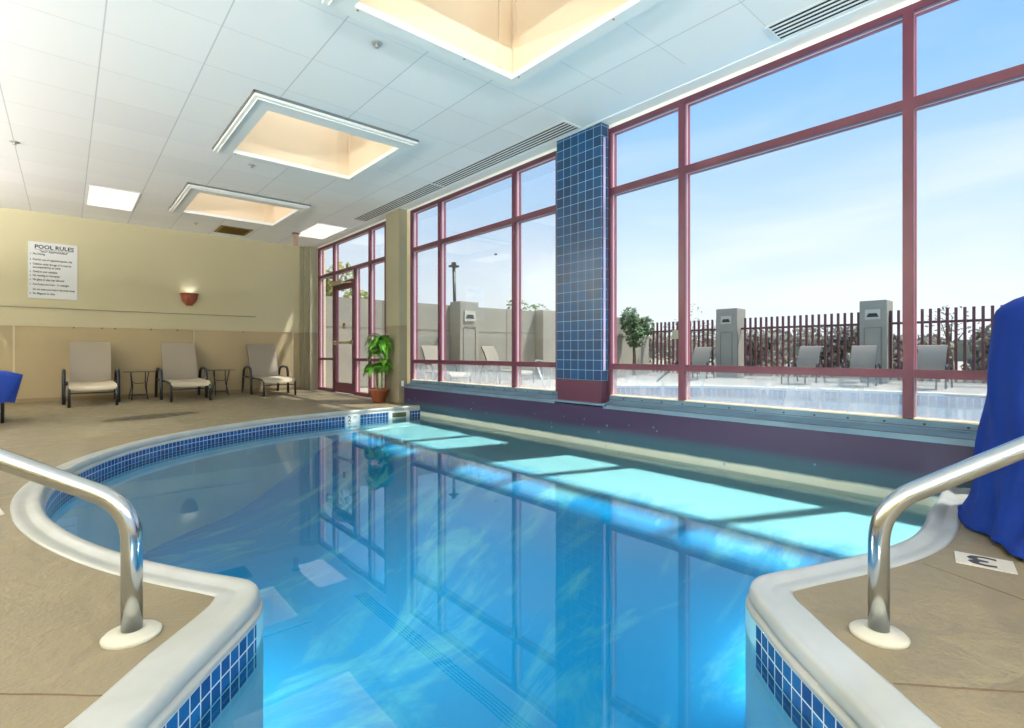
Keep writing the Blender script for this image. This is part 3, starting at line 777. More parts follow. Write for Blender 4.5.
m = MB(); m.box(W+.018, W+.026, 9.49, 9.60, 1.235, 1.345); m.build('notice_plate', mat('brown_notice', '#8a6244', .6), dr)

# ------------------------------------------------------------------ blue tiled pillar
PX = 3.885; PY0, PY1 = 3.168, 3.762
t = thing('tiled_pillar', 'tall pillar faced in glossy blue square tiles between the two big windows', 'pillar', (3.95, 3.465, .29))
m = MB()
def uvq(mm, a, b, c_, d, u0, u1, v0, v1): mm.quad(a, b, c_, d, uv=[(u0, v0), (u1, v0), (u1, v1), (u0, v1)])
zb, zt = .508, C-.001
uvq(m, (PX, PY1, zb), (PX, PY0, zb), (PX, PY0, zt), (PX, PY1, zt), 0, 6*.0985, 0, (zt-zb))
uvq(m, (PX, PY0, zb), (W+.02, PY0, zb), (W+.02, PY0, zt), (PX, PY0, zt), .0, W+.02-PX, 0, (zt-zb))
uvq(m, (W+.02, PY1, zb), (PX, PY1, zb), (PX, PY1, zt), (W+.02, PY1, zt), .0, W+.02-PX, 0, (zt-zb))
m.poly([(PX, PY0, zb), (PX, PY1, zb), (W+.02, PY1, zb), (W+.02, PY0, zb)]); m.build('tile_facing', M['pillar_tile'], t)
m = MB(); m.box(PX+.006, W+.02, PY0+.006, PY1-.006, .29, zb); m.build('base', mat('dark_maroon_base', '#451a33', .45), t)
m = MB(); m.box(CX-.03, W, PY0-.06, PY1+.03, .268, .290); m.build('base_flashing', M['teal_sill'], t, bevel=.003)
m = MB(); m.box(PX+.03, PX+.06, PY0-.004, PY0, zb+.1, 2.86); m.build('edge_strip', mat('lavender_edge', '#c9b6d6', .4), t)

# ------------------------------------------------------------------ back wall fittings
t = thing('pool_rules_sign', 'white board headed POOL RULES fixed high on the cream back wall', 'sign', (-.153, YB, 2.08))
m = MB(); m.box(-.45, .143, YB-.012, YB-.0005, 1.635, 2.528); bd = m.build('board', M['signwhite'], t, bevel=.003)
yt = YB-.0125
def ln(s, x, z, h, w): text_mesh(s, 'lettering', M['ink'], t, (x, yt, z), (1, 0, 0), (0, 0, 1), h, width=w, ext=.001, bold=.028)
ln('POOL RULES', -.375, 2.425, .085, .47); ln('"NOT RESPONSIBLE"', -.315, 2.365, .045, .34)
m = MB(); m.box(-.375, .10, yt-.001, yt, 2.408, 2.412); m.build('underline', M['ink'], t)
rows = [('1.', 'No Diving', 2.325, .14), ('2.', 'Pool for use of registered guests only', 2.235, .47), ('3.', 'Children under the age of 12 must be', 2.165, .46), ('', 'accompanied by an adult', 2.115, .33),
        ('4.', 'Check in your valuables', 2.045, .29), ('5.', 'No running or horseplay', 1.985, .32), ('6.', 'No glass or play toys allowed', 1.92, .37),
        ('7.', 'Pool hours are 6 am - 11 midnight', 1.845, .43), ('', 'Do not enter pool area in wet street shoes', 1.765, .50), ('8.', 'No lifeguard on duty', 1.70, .26)]
for num_, s_, z_, w_ in rows:
    if num_: ln(num_, -.43, z_, .035, .016)
    ln(s_, -.395, z_, .044, w_)
t = thing('wall_sconce', 'red-brown half-bowl wall lamp glowing upwards on the back wall', 'lamp', (1.715, YB, 1.64))
m = MB(); m.lathe([(.045, 0), (.055, .008), (.062, .022), (.098, .06), (.124, .11), (.136, .165), (.139, .20), (.150, .207), (.150, .222), (.135, .222), (.125, .20), (.11, .12), (.05, .04)], c=(1.715, YB-.0005, 1.645), n=20, a0=PI, a1=2*PI)
m.poly([(1.715+.04, YB-.001, 1.67), (1.715-.04, YB-.001, 1.67), (1.715-.045, YB-.001, 1.645), (1.715+.045, YB-.001, 1.645)])
m.build('shade', M['sconce'], t)
m = MB(); m.lathe([(0, 0), (.03, .01), (.038, .045), (.025, .08), (0, .09)], c=(1.70, YB-.055, 1.75), n=12); m.build('bulb', M['bulb'], t)
# sconces added on the unseen walls as fill to brighten the ceiling
def added_sconce(x, y, rz, label):
    d = dup(t, (x, y, 1.64), rz, label); return d
def uplight(x, y, z, power, size=.25, col=(1, .98, .96)):
    l = bpy.data.lights.new('sconce_and_fill_light', 'AREA'); l.energy = power; l.size = size; l.color = col; l.shape = 'DISK'
    o = bpy.data.objects.new('sconce_and_fill_light', l); COL.objects.link(o); o.location = (x, y, z); o.rotation_euler = (PI, 0, 0); return o
uplight(1.715, YB-.08, 1.875, .35, .1)
UP = 450  # power of the fill lamps added on the unseen walls
for k, y in enumerate((8.9, 6.3, 3.7, 1.1, -1.5)):
    added_sconce(XL, y, PI/2, 'added red-brown half-bowl wall lamp on the left wall, number %d from the back' % (k+1) if False else 'added red-brown half-bowl wall lamp on the unseen left wall')
    uplight(XL+.10, y, 1.90, UP*.62)
for k, x in enumerate((-2.0, .0, 2.0)):
    added_sconce(x, YR+.0, PI, 'added red-brown half-bowl wall lamp on the unseen rear wall'); uplight(x, YR+.1, 1.9, UP*1.6)
for o in scene.objects:
    if o.get('label', '').find('unseen left') >= 0: o['group'] = 'added lamps on the left wall'
    if o.get('label', '').find('unseen rear') >= 0: o['group'] = 'added lamps on the rear wall'
# cable raceway and hooks
m = MB(); m.tube([(-3.3, YB-.012, 1.50), (-.76, YB-.012, 1.49), (1.7, YB-.012, 1.487), (2.84, YB-.012, 1.486)], .006, 6); tag(m.build('cable', mat('grey_cable', '#8a8574', .6)), 'thin grey cable running level across the back wall below the lamp', 'cable')
m = MB(); m.box(1.70, 1.74, YB-.012, YB-.001, 1.50, 1.545); tag(m.build('cable_clip', mat('clip', '#c7bb96', .6)), 'tiny beige clip between the cable and the wall lamp', 'clip')
hk = None
for i, (x, lab) in enumerate(((.10, 'left chaise'), (.46, 'left chaise'), (.63, 'left chaise'), (1.14, 'middle chaise'), (1.53, 'middle chaise'), (2.62, 'right chaise'))):
    m = MB(); m.tube([(0, 0, 0), (0, -.02, 0), (0, -.025, .015)], .005, 6); m.lathe([(0, -.012), (.012, -.008), (.012, .008), (0, .012)], n=8)
    if hk is None:
        hk = m.build('wall_hook', mat('brown_hook', '#8a7350', .6)); o = hk
    else: o = hk.copy(); COL.objects.link(o)
    o.location = (x, YB-.012, 1.185); tag(o, 'tiny brown hook on the top edge of the tan wall panel', 'hook', 'hooks along the tan wall panel')
# light switch / outlet on olive pier
m = MB(); m.box(3.90, 3.945, 7.093, 7.099, .26, .345); tag(m.build('power_outlet', M['white'], bevel=.002), 'white outlet plate low on the olive pier', 'outlet')

# ------------------------------------------------------------------ loungers
def make_lounger():
    r = thing('chaise_lounge', 'x', 'chaise lounge', (0, 0, 0), 'taupe sling chaise lounges along the back wall')
    hw = .268; yf, ym, yt_ = 0, 1.02, 1.33; zs = .31; zt_ = .945
    # side rails of seat + back
    for s in (-1, 1):
        m = MB(); m.tube([(s*hw, .02, .262), (s*hw, .10, .292), (s*hw, .5, .30), (s*hw, ym, zs)], .014, 8); m.build('seat_rail', M['frame_blk'], r)
        m = MB(); xb = s*(hw-.024); m.tube([(xb, ym-.02, zs), (xb, ym+.09, .52), (xb, ym+.2, .78), (xb, yt_-.02, zt_-.02)], .011, 8); m.build('back_rail', M['frame_blk'], r)
        m = MB(); m.tube([(s*hw, .02, .262), (s*hw, .0, .235), (s*hw, -.005, .0)], .018, 8); m.build('leg', M['frame_blk'], r)
        x = s*(hw+.058)
        m = MB(); m.tube([(x, .62, 0), (x, .63, .2), (x, .65, .40), (x, .69, .475), (x, .76, .503), (x, .95, .505), (x, 1.10, .49), (x, 1.18, .44), (x, 1.22, .34), (x, 1.27, .15), (x, 1.30, .0)], .023, 8); m.build('armrest', M['frame_blk'], r)
        m = MB(); m.tube([(s*hw, .66, .30), (x, .66, .30)], .014, 6); m.build('armrest_bracket', M['frame_blk'], r)
        m = MB(); m.tube([(s*hw, 1.02, .31), (x, 1.22, .31)], .014, 6); m.build('armrest_bracket', M['frame_blk'], r)
    m = MB(); m.tube([(-hw, -.003, .20), (hw, -.003, .20)], .010, 6); m.build('front_bar', M['frame_blk'], r)
    m = MB(); m.tube([(-hw+.024, yt_-.015, zt_-.02), (hw-.024, yt_-.015, zt_-.02)], .011, 6); m.build('top_bar', M['frame_blk'], r)
    def sheet(pts, name, mt, th=.006):
        m = MB(); hwi = hw+(-.012 if name == 'backrest' else .004); n = 8; g = {}
        for i, (y, z) in enumerate(pts):
            for j in range(n+1):
                u = j/n; sag = -.018*(1-(2*u-1)**2)
                for k, dz in ((0, 0), (1, -th)): g[i, j, k] = m.vert((-hwi+2*hwi*u, y + (sag*-.6-.020 if name == 'backrest' else 0), z + (0 if name == 'backrest' else sag+.008) + dz))
        for i in range(len(pts)-1):
            for j in range(n):
                m.face((g[i, j, 0], g[i, j+1, 0], g[i+1, j+1, 0], g[i+1, j, 0]), smooth=True); m.face((g[i, j, 1], g[i+1, j, 1], g[i+1, j+1, 1], g[i, j+1, 1]), smooth=True)
        for j in range(n):
            m.face((g[0, j, 0], g[0, j, 1], g[0, j+1, 1], g[0, j+1, 0])); L_ = len(pts)-1; m.face((g[L_, j, 0], g[L_, j+1, 0], g[L_, j+1, 1], g[L_, j, 1]))
        m.build(name, mt, r)
    sheet([(.0, .245), (.01, .275), (.06, .302), (.2, .312), (.5, .314), (.8, .318), (1.0, .322)], 'seat', M['sling_seat'])
    sheet([(1.0, .322), (1.09, .525), (1.2, .785), (1.31, .94), (1.318, .95)], 'backrest', M['sling'])
    return r
lo = make_lounger()
lo.location = (.30, 9.56, 0); lo['label'] = 'taupe sling chaise under the pool rules sign, the one beside the blue covered cart'
dup(lo, (1.515, 9.58, 0), 0, 'taupe sling chaise with a side table on each side, middle of the three indoors')
dup(lo, (2.905, 9.72, 0), rad(-1), 'taupe sling chaise nearest the corner of the back wall, streaked by sunlight')
# side tables
def make_table():
    r = thing('side_table', 'x', 'side table', (0, 0, 0), 'small folding bronze side tables between the chaises')
    m = MB(); m.box(-.21, .21, -.17, .17, .455, .468); m.build('tabletop', M['tablemetal'], r, bevel=.003)
    for s in (-1, 1):
        for q in (-1, 1):
            m = MB(); m.tube([(s*.12, -q*.12, .455), (s*.10, 0, .22), (s*.13, q*.14, 0)] if q > 0 else [(s*.10, .12, .455), (s*.085, 0, .22), (s*.11, -.14, 0)], .008, 6); m.build('leg', M['frame_blk'], r)
    m = MB(); m.tube([(-.13, .13, .07), (.13, .13, .07)], .006, 6); m.build('brace', M['frame_blk'], r); m = MB(); m.tube([(-.11, -.13, .07), (.11, -.13, .07)], .006, 6); m.build('brace', M['frame_blk'], r); m = MB()
    m.tube([(-.095, .02, .30), (-.05, 0, .265), (.05, 0, .265), (.095, .02, .30)], .006, 6); m.build('brace', M['frame_blk'], r)
    return r
tb = make_table(); tb.location = (.92, 10.55, 0); tb['label'] = 'small dark folding side table between the left and middle chaise'
dup(tb, (2.14, 10.62, 0), 0, 'small dark folding side table between the middle and right chaise')

# ------------------------------------------------------------------ potted plant
px, py = 3.69, 7.42
t = thing('potted_plant', 'leafy green potted corn plant in a terracotta pot by the olive pier', 'potted plant', (px, py, 0))
m = MB(); rg = m.lathe([(.085, 0), (.092, .01), (.128, .13), (.140, .17), (.150, .185), (.152, .22), (.138, .225), (.134, .19), (.120, .185)], c=(px, py, 0), n=24); m.face(rg[0][::-1]); m.build('pot', M['pot'], t)
m = MB(); m.lathe([(0, .195), (.135, .19)], c=(px, py, 0), n=20); m.build('soil', M['soil'], t)
stems = [((px-.03, py+.01), .52, -.03), ((px+.03, py-.03), .82, .03), ((px, py+.05), .70, -.01)]
for (sx_, sy_), h_, lean in stems:
    m = MB(); m.tube([(sx_, sy_, .19), (sx_+lean*.3, sy_, .19+h_*.4), (sx_+lean, sy_, .19+h_*.62)], .016, 8); m.build('stem', M['stem'], t)
m = MB(); RR = random.Random(3)
def leaf(m, o, az, L, w, rise, droop):
    n = 6; d = Vector((math.cos(az), math.sin(az), 0)); sd = Vector((-d.y, d.x, 0)); prev = None
    for i in range(n+1):
        u = i/n; p = o + d*L*u*(1-.15*u) + Vector((0, 0, L*(rise*u - droop*u*u))); ww = w*math.sin(PI*min(1, u*.9+.1))**.7*(1 if u < .99 else .05)
        p.x = min(p.x, 3.99); cur = (p+sd*ww-Vector((0, 0, -.004)), p-Vector((0, 0, .006)), p-sd*ww-Vector((0, 0, -.004)))
        cur = [Vector((min(c_.x, 3.855), c_.y, c_.z)) for c_ in cur]
        if prev: m.quad(prev[0], prev[1], cur[1], cur[0], smooth=True); m.quad(prev[1], prev[2], cur[2], cur[1], smooth=True)
        prev = cur
for (o, n, z0, z1, Lm) in (((px-.06, py+.01), 20, .50, .60, .25), ((px+.04, py-.04), 16, .56, .64, .24), ((px, py-.02), 44, .84, 1.06, .29), ((px-.02, py+.04), 16, .68, .82, .17)):
    for k in range(n):
        leaf(m, Vector((o[0], o[1], RR.uniform(z0, z1))), RR.uniform(0, 2*PI), Lm*RR.uniform(.7, 1.1), RR.uniform(.036, .054), RR.uniform(.2, .8), RR.uniform(.7, 1.25))
m.build('foliage', M['leaf'], t)

# ------------------------------------------------------------------ handrails
def smooth_path(P, rr, n=8):
    out = [Vector(P[0])]
    for i in range(1, len(P)-1):
        a, b, c_ = Vector(P[i-1]), Vector(P[i]), Vector(P[i+1]); d1 = (a-b).normalized(); d2 = (c_-b).normalized(); p0 = b + d1*rr; p2 = b + d2*rr
        for k in range(n+1):
            u = k/n; out.append(p0*(1-u)**2 + b*2*u*(1-u) + p2*u*u)
    out.append(Vector(P[-1])); return out
def rail(base, top, end, foot, label):
    t = thing('pool_handrail', label, 'handrail', (base[0], base[1], 0))
    P = [(base[0], base[1], .0), (base[0], base[1], top)] + end + [(foot[0], foot[1], 0)]
    m = MB(); m.tube(smooth_path(P, .10, 10), .0252, 24); m.build('tube', M['steel'], t)
    for (x, y) in (base, foot):
        m = MB(); rg = m.lathe([(.068, 0), (.070, .007), (.064, .013), (.044, .016), (.038, .020), (.030, .022), (.024, .020)], c=(x, y, 0), n=32)
        m.build('flange', M['flange'], t)
dL = (-.271, .190, .134)
bL = (.137, 1.753); zL = .360
e1 = (bL[0]+dL[0]*1.9, bL[1]+dL[1]*1.9, zL+dL[2]*1.9)
rail(bL, zL, [(bL[0]+dL[0]*2.6, bL[1]+dL[1]*2.6, zL+dL[2]*2.6), (bL[0]+dL[0]*3.6, bL[1]+dL[1]*3.6, zL+dL[2]*2.6)], (bL[0]+dL[0]*3.6, bL[1]+dL[1]*3.6), 'brushed steel pool handrail on the side away from the windows')
dR = (.178, -.27, .176); bR = (1.690, .407); zR = .358
rail(bR, zR, [(bR[0]+dR[0]*2.4, bR[1]+dR[1]*2.4, zR+dR[2]*2.4), (bR[0]+dR[0]*3.4, bR[1]+dR[1]*3.4, zR+dR[2]*2.4)], (bR[0]+dR[0]*3.4, bR[1]+dR[1]*3.4), 'brushed steel pool handrail in front of the tall blue cover')

# ------------------------------------------------------------------ blue covers
def big_cover():
    cx, cy = 3.16, -.175
    m = MB(); nz, na = 46, 120; g = {}
    for i in range(nz+1):
        v = i/nz
        z = v*1.075
        if z < .93: r = .56 - .065*(z/.93)**.7 + .03*math.exp(-((z)/.10)**2)
        else: r = .495*math.sqrt(max(0, 1-((z-.93)/.15)**2))
        for k in range(na):
            a = 2*PI*k/na
            f = (1 - v*.75)
            fold = .038*f*math.sin(5*a+1.2+1.6*z) + .016*f*math.sin(11*a-2.0*z+.5) + .010*math.sin(3*a+7*z)*math.sin(8*z) + .006*math.sin(17*a+9*z)*f
            # one long diagonal crease
            cr = math.sin((a - 2.55 - .9*z)); crease = -.075*math.exp(-((a-(2.35+.75*z))/.09)**2)*(1 - abs(v-.5)) + .055*math.exp(-((a-(2.55+.75*z))/.10)**2)*(1-abs(v-.5))
            rr = max(.001, r + (fold + crease)*(1 if z < .95 else max(0, (1.075-z)/.125)))
            zz = z if v > 0 else 0.004
            g[i, k] = m.vert((cx + rr*math.cos(a)*.92, cy + rr*math.sin(a)*1.05, zz + (.012*math.sin(6*a) + .012 if i == 0 else 0)))
    for i in range(nz):
        for k in range(na): m.face((g[i, k], g[i, (k+1) % na], g[i+1, (k+1) % na], g[i+1, k]), smooth=True)
    m.face([g[nz, k] for k in range(na)])
    o = m.build('pool_lift_cover', M['blue']); tag(o, 'tall royal blue fabric cover draped down to the deck behind the handrail', 'cover')
    s = o.modifiers.new('t', 'SOLIDIFY'); s.thickness = .004
big_cover()
t = thing('covered_cart', 'low cart on dark legs under a bright blue fabric cover, left of the chaises', 'cover', (-.85, 8.1, 0))
m = MB()
top = [(-1.35, 7.75, .60), (-.62, 7.72, .585), (-.365, 8.0, .53), (-.55, 8.5, .56), (-1.35, 8.5, .62)]
bot = [(-1.38, 7.70, .20), (-.70, 7.66, .21), (-.45, 8.0, .225), (-.60, 8.55, .22), (-1.38, 8.55, .2)]
def dens(L, n=6):
    o = []
    for i in range(len(L)):
        a, b = Vector(L[i]), Vector(L[(i+1) % len(L)])
        for k in range(n): o.append(a.lerp(b, k/n))
    return o
T_, B_ = dens(top), dens(bot); nn = len(T_); lv = []
ctr = Vector((-.95, 8.1, .60))
lv.append([m.vert(ctr + (p-ctr)*.55 + Vector((0, 0, .035*math.sin(k*.9)))) for k, p in enumerate(T_)])
lv.append([m.vert(p + Vector((0, 0, .008*math.sin(k*1.3)))) for k, p in enumerate(T_)])
for q in (.12, .4, .7, 1.0):
    lv.append([m.vert(T_[k].lerp(B_[k], q) + Vector((math.cos(k*2.1), math.sin(k*1.7), 0))*.016*q + Vector((0, 0, .015*math.sin(k*1.9)*q))) for k in range(nn)])
for a, b in zip(lv, lv[1:]):
    for k in range(nn): m.face((a[k], b[k], b[(k+1) % nn], a[(k+1) % nn]), smooth=True)
m.face(lv[0])
o = m.build('fabric_cover', M['blue2'], t)
for (x, y) in ((-.53, 7.98), (-1.25, 7.8), (-1.25, 8.4), (-.68, 8.38)):
    m = MB(); m.tube([(x, y, 0), (x, y, .4)], .016, 8); m.build('leg', M['frame_blk'], t)

# ------------------------------------------------------------------ outdoors
# ground around the outdoor pool
OP = [(5.3, -9), (12.6, -9), (12.6, 2.0), (12.2, 4.0), (11.3, 6.3), (9.6, 7.8), (7.9, 7.6), (6.6, 6.6), (5.6, 5.0), (5.3, 3.0)]
lo_ = [Vector(p+(0,)) for p in ((W+.14, -30), (60, -30), (60, 40), (W+.14, 40))]; lh = [Vector(p+(0,)) for p in OP]; av = lo_+lh
mb = MB()
for v in av: mb.vert((v.x, v.y, -.02))
for q in tessellate_polygon([lo_, lh]):
    A, B, D = [av[i] for i in q]
    if (B-A).cross(D-A).z < 0: q = (q[0], q[2], q[1])
    mb.face(q)
mb.build('ground', M['ground_out'], kind='structure')
mb = MB(); mb.quad((17.2, -60, -.012), (120, -60, -.6), (120, 90, -.6), (17.2, 90, -.012)); mb.quad((-60, 11.6, -.012), (17.2, 11.6, -.012), (17.2, 90, -.012), (-60, 90, -.012))
mb.quad((-40, -60, -.3), (W+.1, -60, -.3), (W+.1, YR-.2, -.02), (-40, YR-.2, -.02)); mb.quad((-80, YR-.2, -.03), (XL-.2, YR-.2, -.03), (XL-.2, 90, -.03), (-80, 90, -.03))
mb.build('ground', M['scrub'], kind='structure')
po = thing('outdoor_pool', 'outdoor pool beyond the windows with a pale stone rim', 'pool', (9, 0, 0))
mb = MB(); n = len(OP)
for i in range(n):
    a, b = OP[i], OP[(i+1) % n]; mb.quad((*a, -1.2), (*b, -1.2), (*b, -.02), (*a, -.02))
mb.poly([(x, y, -1.2) for x, y in OP]); mb.build('pool_basin', mat('light_blue_plaster', '#9fd2e6', .7), po)
ccx, ccy = 9.2, 0
mb = MB()
for i in range(n):
    a, b = Vector(OP[i]), Vector(OP[(i+1) % n]); c0 = Vector((ccx, ccy)); 
    oa = a + (a-c0).normalized()*.35; ob = b + (b-c0).normalized()*.35
    mb.quad((*a, -.0), (*b, -.0), (*ob, -.0), (*oa, -.0)); mb.quad((*a, -.05), (*b, -.05), (*b, -.0), (*a, -.0))
mb.build('rim', mat('pale_stone_rim', '#d8c9b0', .8), po)
mb = MB()
for i in range(n):
    a, b = OP[i], OP[(i+1) % n]; l = (Vector(b)-Vector(a)).length
    ca = Vector(a).lerp(Vector((ccx, ccy)), .002); cb = Vector(b).lerp(Vector((ccx, ccy)), .002)
    mb.quad((*ca, -.28), (*cb, -.28), (*cb, -.05), (*ca, -.05), uv=[(0, 0), (l, 0), (l, .23), (0, .23)])
mb.build('tile_band', tile_mat('outdoor_tile', '#3a6c92', '#27506f', '#93a9b4', .115, gw=.12), po)
mb = MB(); lt = [Vector((x, y, -.15)) for x, y in OP]
top_i = [mb.vert(v) for v in lt]; bot_i = [mb.vert((v.x, v.y, -1.25)) for v in lt]
mb.face(top_i); mb.face(bot_i[::-1])
for i in range(n): j = (i+1) % n; mb.face((top_i[i], bot_i[i], bot_i[j], top_i[j]))
tag(mb.build('outdoor_water', M['water_out']), 'pale blue water of the outdoor pool beyond the windows', 'water', kind='stuff')

# concrete screen wall, perpendicular to the windows
t = thing('concrete_wall', 'grey concrete garden wall running away from the building outside', 'wall', (10, 11.1, 0))
m = MB(); m.box(W+.2, 16.3, 11.06, 11.25, 0, 2.0); m.build('wall_panel', M['concrete'], t)
m = MB(); m.box(W+.2, 16.3, 11.052, 11.06, 1.335, 1.355)
for x in (5.6, 9.4, 12.9): m.box(x-.012, x+.012, 11.052, 11.06, 0, 2.0)
m.build('wall_joint', M['concrete_d'], t)
def concrete_pier(x0, x1, y0, y1, h, label, louv='y', group='concrete piers outside'):
    t = thing('concrete_pier', label, 'pier', ((x0+x1)/2, (y0+y1)/2, 0), group)
    m = MB(); m.box(x0, x1, y0, y1, 0, h); m.build('shaft', M['concrete'], t, bevel=.02)
    m = MB(); f = .012; xm, ym = (x0+x1)/2, (y0+y1)/2; w = .30
    if louv == 'y':
        yq = y0-f
        for (a, b, z0, z1) in ((-.2, .2, 1.42, 1.44), (-.2, -.18, .1, 1.42), (.18, .2, .1, 1.42)): m.box(xm+a, xm+b, yq, y0-.001, z0, z1)
        m.build('panel_groove', M['concrete_d'], t)
        m = MB(); m.box(xm-.17, xm+.17, y0-.03, y0-.001, h-.50, h-.24); m.build('light_housing', mat('pale_housing', '#c5c0b0', .6), t)
        m = MB(); m.poly([(xm-.14, y0-.032, h-.44), (xm+.14, y0-.032, h-.44), (xm+.09, y0-.032, h-.34), (xm-.09, y0-.032, h-.34)]); m.build('louvre', M['gasket'], t)
    else:
        xq = x0-f
        for (a, b, z0, z1) in ((-.2, .2, 1.42, 1.44), (-.2, -.18, .1, 1.42), (.18, .2, .1, 1.42)): m.box(xq, x0-.001, ym+a, ym+b, z0, z1)
        m.build('panel_groove', M['concrete_d'], t)
        m = MB(); m.box(x0-.03, x0-.001, ym-.17, ym+.17, h-.50, h-.24); m.build('light_housing', mat('pale_housing', '#c5c0b0', .6), t)
        m = MB(); m.poly([(x0-.032, ym+.14, h-.44), (x0-.032, ym-.14, h-.44), (x0-.032, ym-.09, h-.34), (x0-.032, ym+.09, h-.34)]); m.build('louvre', M['gasket'], t)
concrete_pier(7.47, 8.06, 10.60, 11.05, 2.08, 'concrete pier built against the garden wall, with a small louvred light')
concrete_pier(10.5, 12.1, 10.72, 11.05, 2.03, 'broad concrete pier on the garden wall, half hidden by the blue pillar')
concrete_pier(16.0, 16.60, 7.60, 8.30, 2.19, 'square concrete pier in the picket fence nearest the small leafy tree', 'x')
concrete_pier(16.0, 16.60, 3.68, 4.29, 2.15, 'square concrete pier in the picket fence just left of the thick right mullion', 'x')
concrete_pier(16.0, 16.60, -.6, .0, 2.15, 'square concrete pier in the picket fence at the far right, behind the blue cover', 'x')
def fence(y0, y1, label):
    t = thing('picket_fence', label, 'fence', (16.25, (y0+y1)/2, 0)); y = y0 + .08
    while y < y1-.03:
        m = MB(); m.box(16.21, 16.26, y-.028, y+.028, .06, 1.87); m.build('picket', M['rustpicket'], t); y += .162
    m = MB(); m.box(16.26, 16.30, y0, y1, 1.51, 1.57); m.build('rail', M['rustpicket'], t)
    m = MB(); m.box(16.26, 16.30, y0, y1, .22, .28); m.build('rail', M['rustpicket'], t)
fence(8.30, 11.0, 'maroon picket fence between the concrete wall and the first pier')
fence(4.29, 7.60, 'maroon picket fence between the two concrete piers')
fence(.0, 3.68, 'maroon picket fence at the right, behind the blue cover')
m = MB(); m.box(16.18, 16.20, 9.75, 10.0, 1.26, 1.56); tag(m.build('fence_sign', mat('cream_sign', '#d8cfa8', .6)), 'small cream plate on the picket fence left of the first pier', 'sign')

# foliage
def canopy(name, label, cat, x, y, z0, z1, rx, ry, n, leafsz, mt, trunk=True, group=None, seed=0, clumps=7):
    RQ = random.Random(seed); t = thing(name, label, cat, (x, y, 0), group); m = MB()
    cl = [(RQ.uniform(-.6, .6)*rx, RQ.uniform(-.6, .6)*ry, RQ.uniform(z0+.1*(z1-z0), z1-.2*(z1-z0)), RQ.uniform(.35, .6)) for _ in range(clumps)]
    for k in range(n):
        c_ = RQ.choice(cl); d = Vector((RQ.gauss(0, 1), RQ.gauss(0, 1), RQ.gauss(0, 1))).normalized()*RQ.uniform(.5, 1)**.5
        p = Vector((x+c_[0]+d.x*rx*c_[3], y+c_[1]+d.y*ry*c_[3], c_[2]+d.z*(z1-z0)*.5*c_[3])); p.z = max(z0, min(z1, p.z))
        a = Vector((RQ.gauss(0, 1), RQ.gauss(0, 1), RQ.gauss(0, 1))).normalized(); b = a.orthogonal().normalized(); s = leafsz*RQ.uniform(.6, 1.3)
        m.quad(p-a*s, p-b*s*.5, p+a*s, p+b*s*.5)
    m.build('foliage', mt, t)
    if trunk:
        m = MB(); zt2 = (z0+z1)/2; m.tube([(x, y, 0), (x+.04, y, z0*.6), (x-.03, y+.02, zt2)], 0, 8, rs=[.07*rx+.03, .05*rx+.025, .02])
        for q in range(5): c_ = cl[q % len(cl)]; m.tube([(x, y, z0*.8+.1), (x+c_[0]*.5, y+c_[1]*.5, (z0+c_[2])/2), (x+c_[0], y+c_[1], c_[2])], 0, 6, rs=[.03, .018, .008])
        m.build('trunk', M['bark'], t)
    return t
canopy('small_tree', 'small leafy tree standing where the concrete wall meets the fence', 'tree', 14.6, 10.5, .95, 2.3, .62, .55, 2300, .07, M['leaf_d'], seed=4)
canopy('bare_tree', 'thin sparse tree behind the fence beside the small leafy tree', 'tree', 18.6, 10.75, 1.2, 2.7, 1.1, 1.1, 260, .06, M['brush'], seed=8)
canopy('bare_tree', 'sparse treetop showing above the garden wall between two mullions', 'tree', 13.6, 14.5, 1.4, 3.0, 1.3, .8, 420, .08, M['leaf_d'], seed=9)
canopy('olive_tree', 'yellow-green tree over the wall, seen through the narrow left pane', 'tree', 4.9, 13.4, 1.6, 3.2, .8, .9, 1300, .09, M['leaf_y'], seed=10)
canopy('olive_tree', 'yellow-green tree over the wall, seen through the glass of the door', 'tree', 6.6, 14.6, 1.4, 2.7, .9, .7, 1500, .09, M['leaf_y'], seed=11)
canopy('olive_tree', 'low green treetop over the wall, seen through the sidelight right of the door', 'tree', 8.4, 15.6, 1.3, 2.7, .6, .6, 600, .09, M['leaf_d'], seed=12)
canopy('bare_tree', 'thin wispy tree behind the fence right of the thick mullion', 'tree', 21.2, 3.2, .9, 2.4, .9, .9, 220, .06, M['brush'], seed=13)
k = 0
for (x, y, h_, r_) in ((19, 8.3, 1.5, 1.1), (19.3, 6.0, 1.6, 1.1), (19, 13.6, 1.8, 1.2), (19.2, 3.7, 1.45, 1.1), (19.1, 1.4, 1.6, 1.15), (19.4, -1.1, 1.5, 1.1), (23, 13.5, 2.0, 1.9), (23.5, 9.2, 1.9, 1.9), (23.2, 5.0, 1.95, 1.9), (23.6, .8, 2.0, 1.9), (23.3, -3.4, 2.0, 1.9), (29, 16, 2.3, 2.2)):
    canopy('scrub_bush', 'grey-brown scrub bush on the rough ground beyond the picket fence', 'bush', x, y, .05, h_, r_, r_, 1500, .11, M['brush'], trunk=False, group='scrub bushes beyond the fence', seed=20+k, clumps=9); k += 1
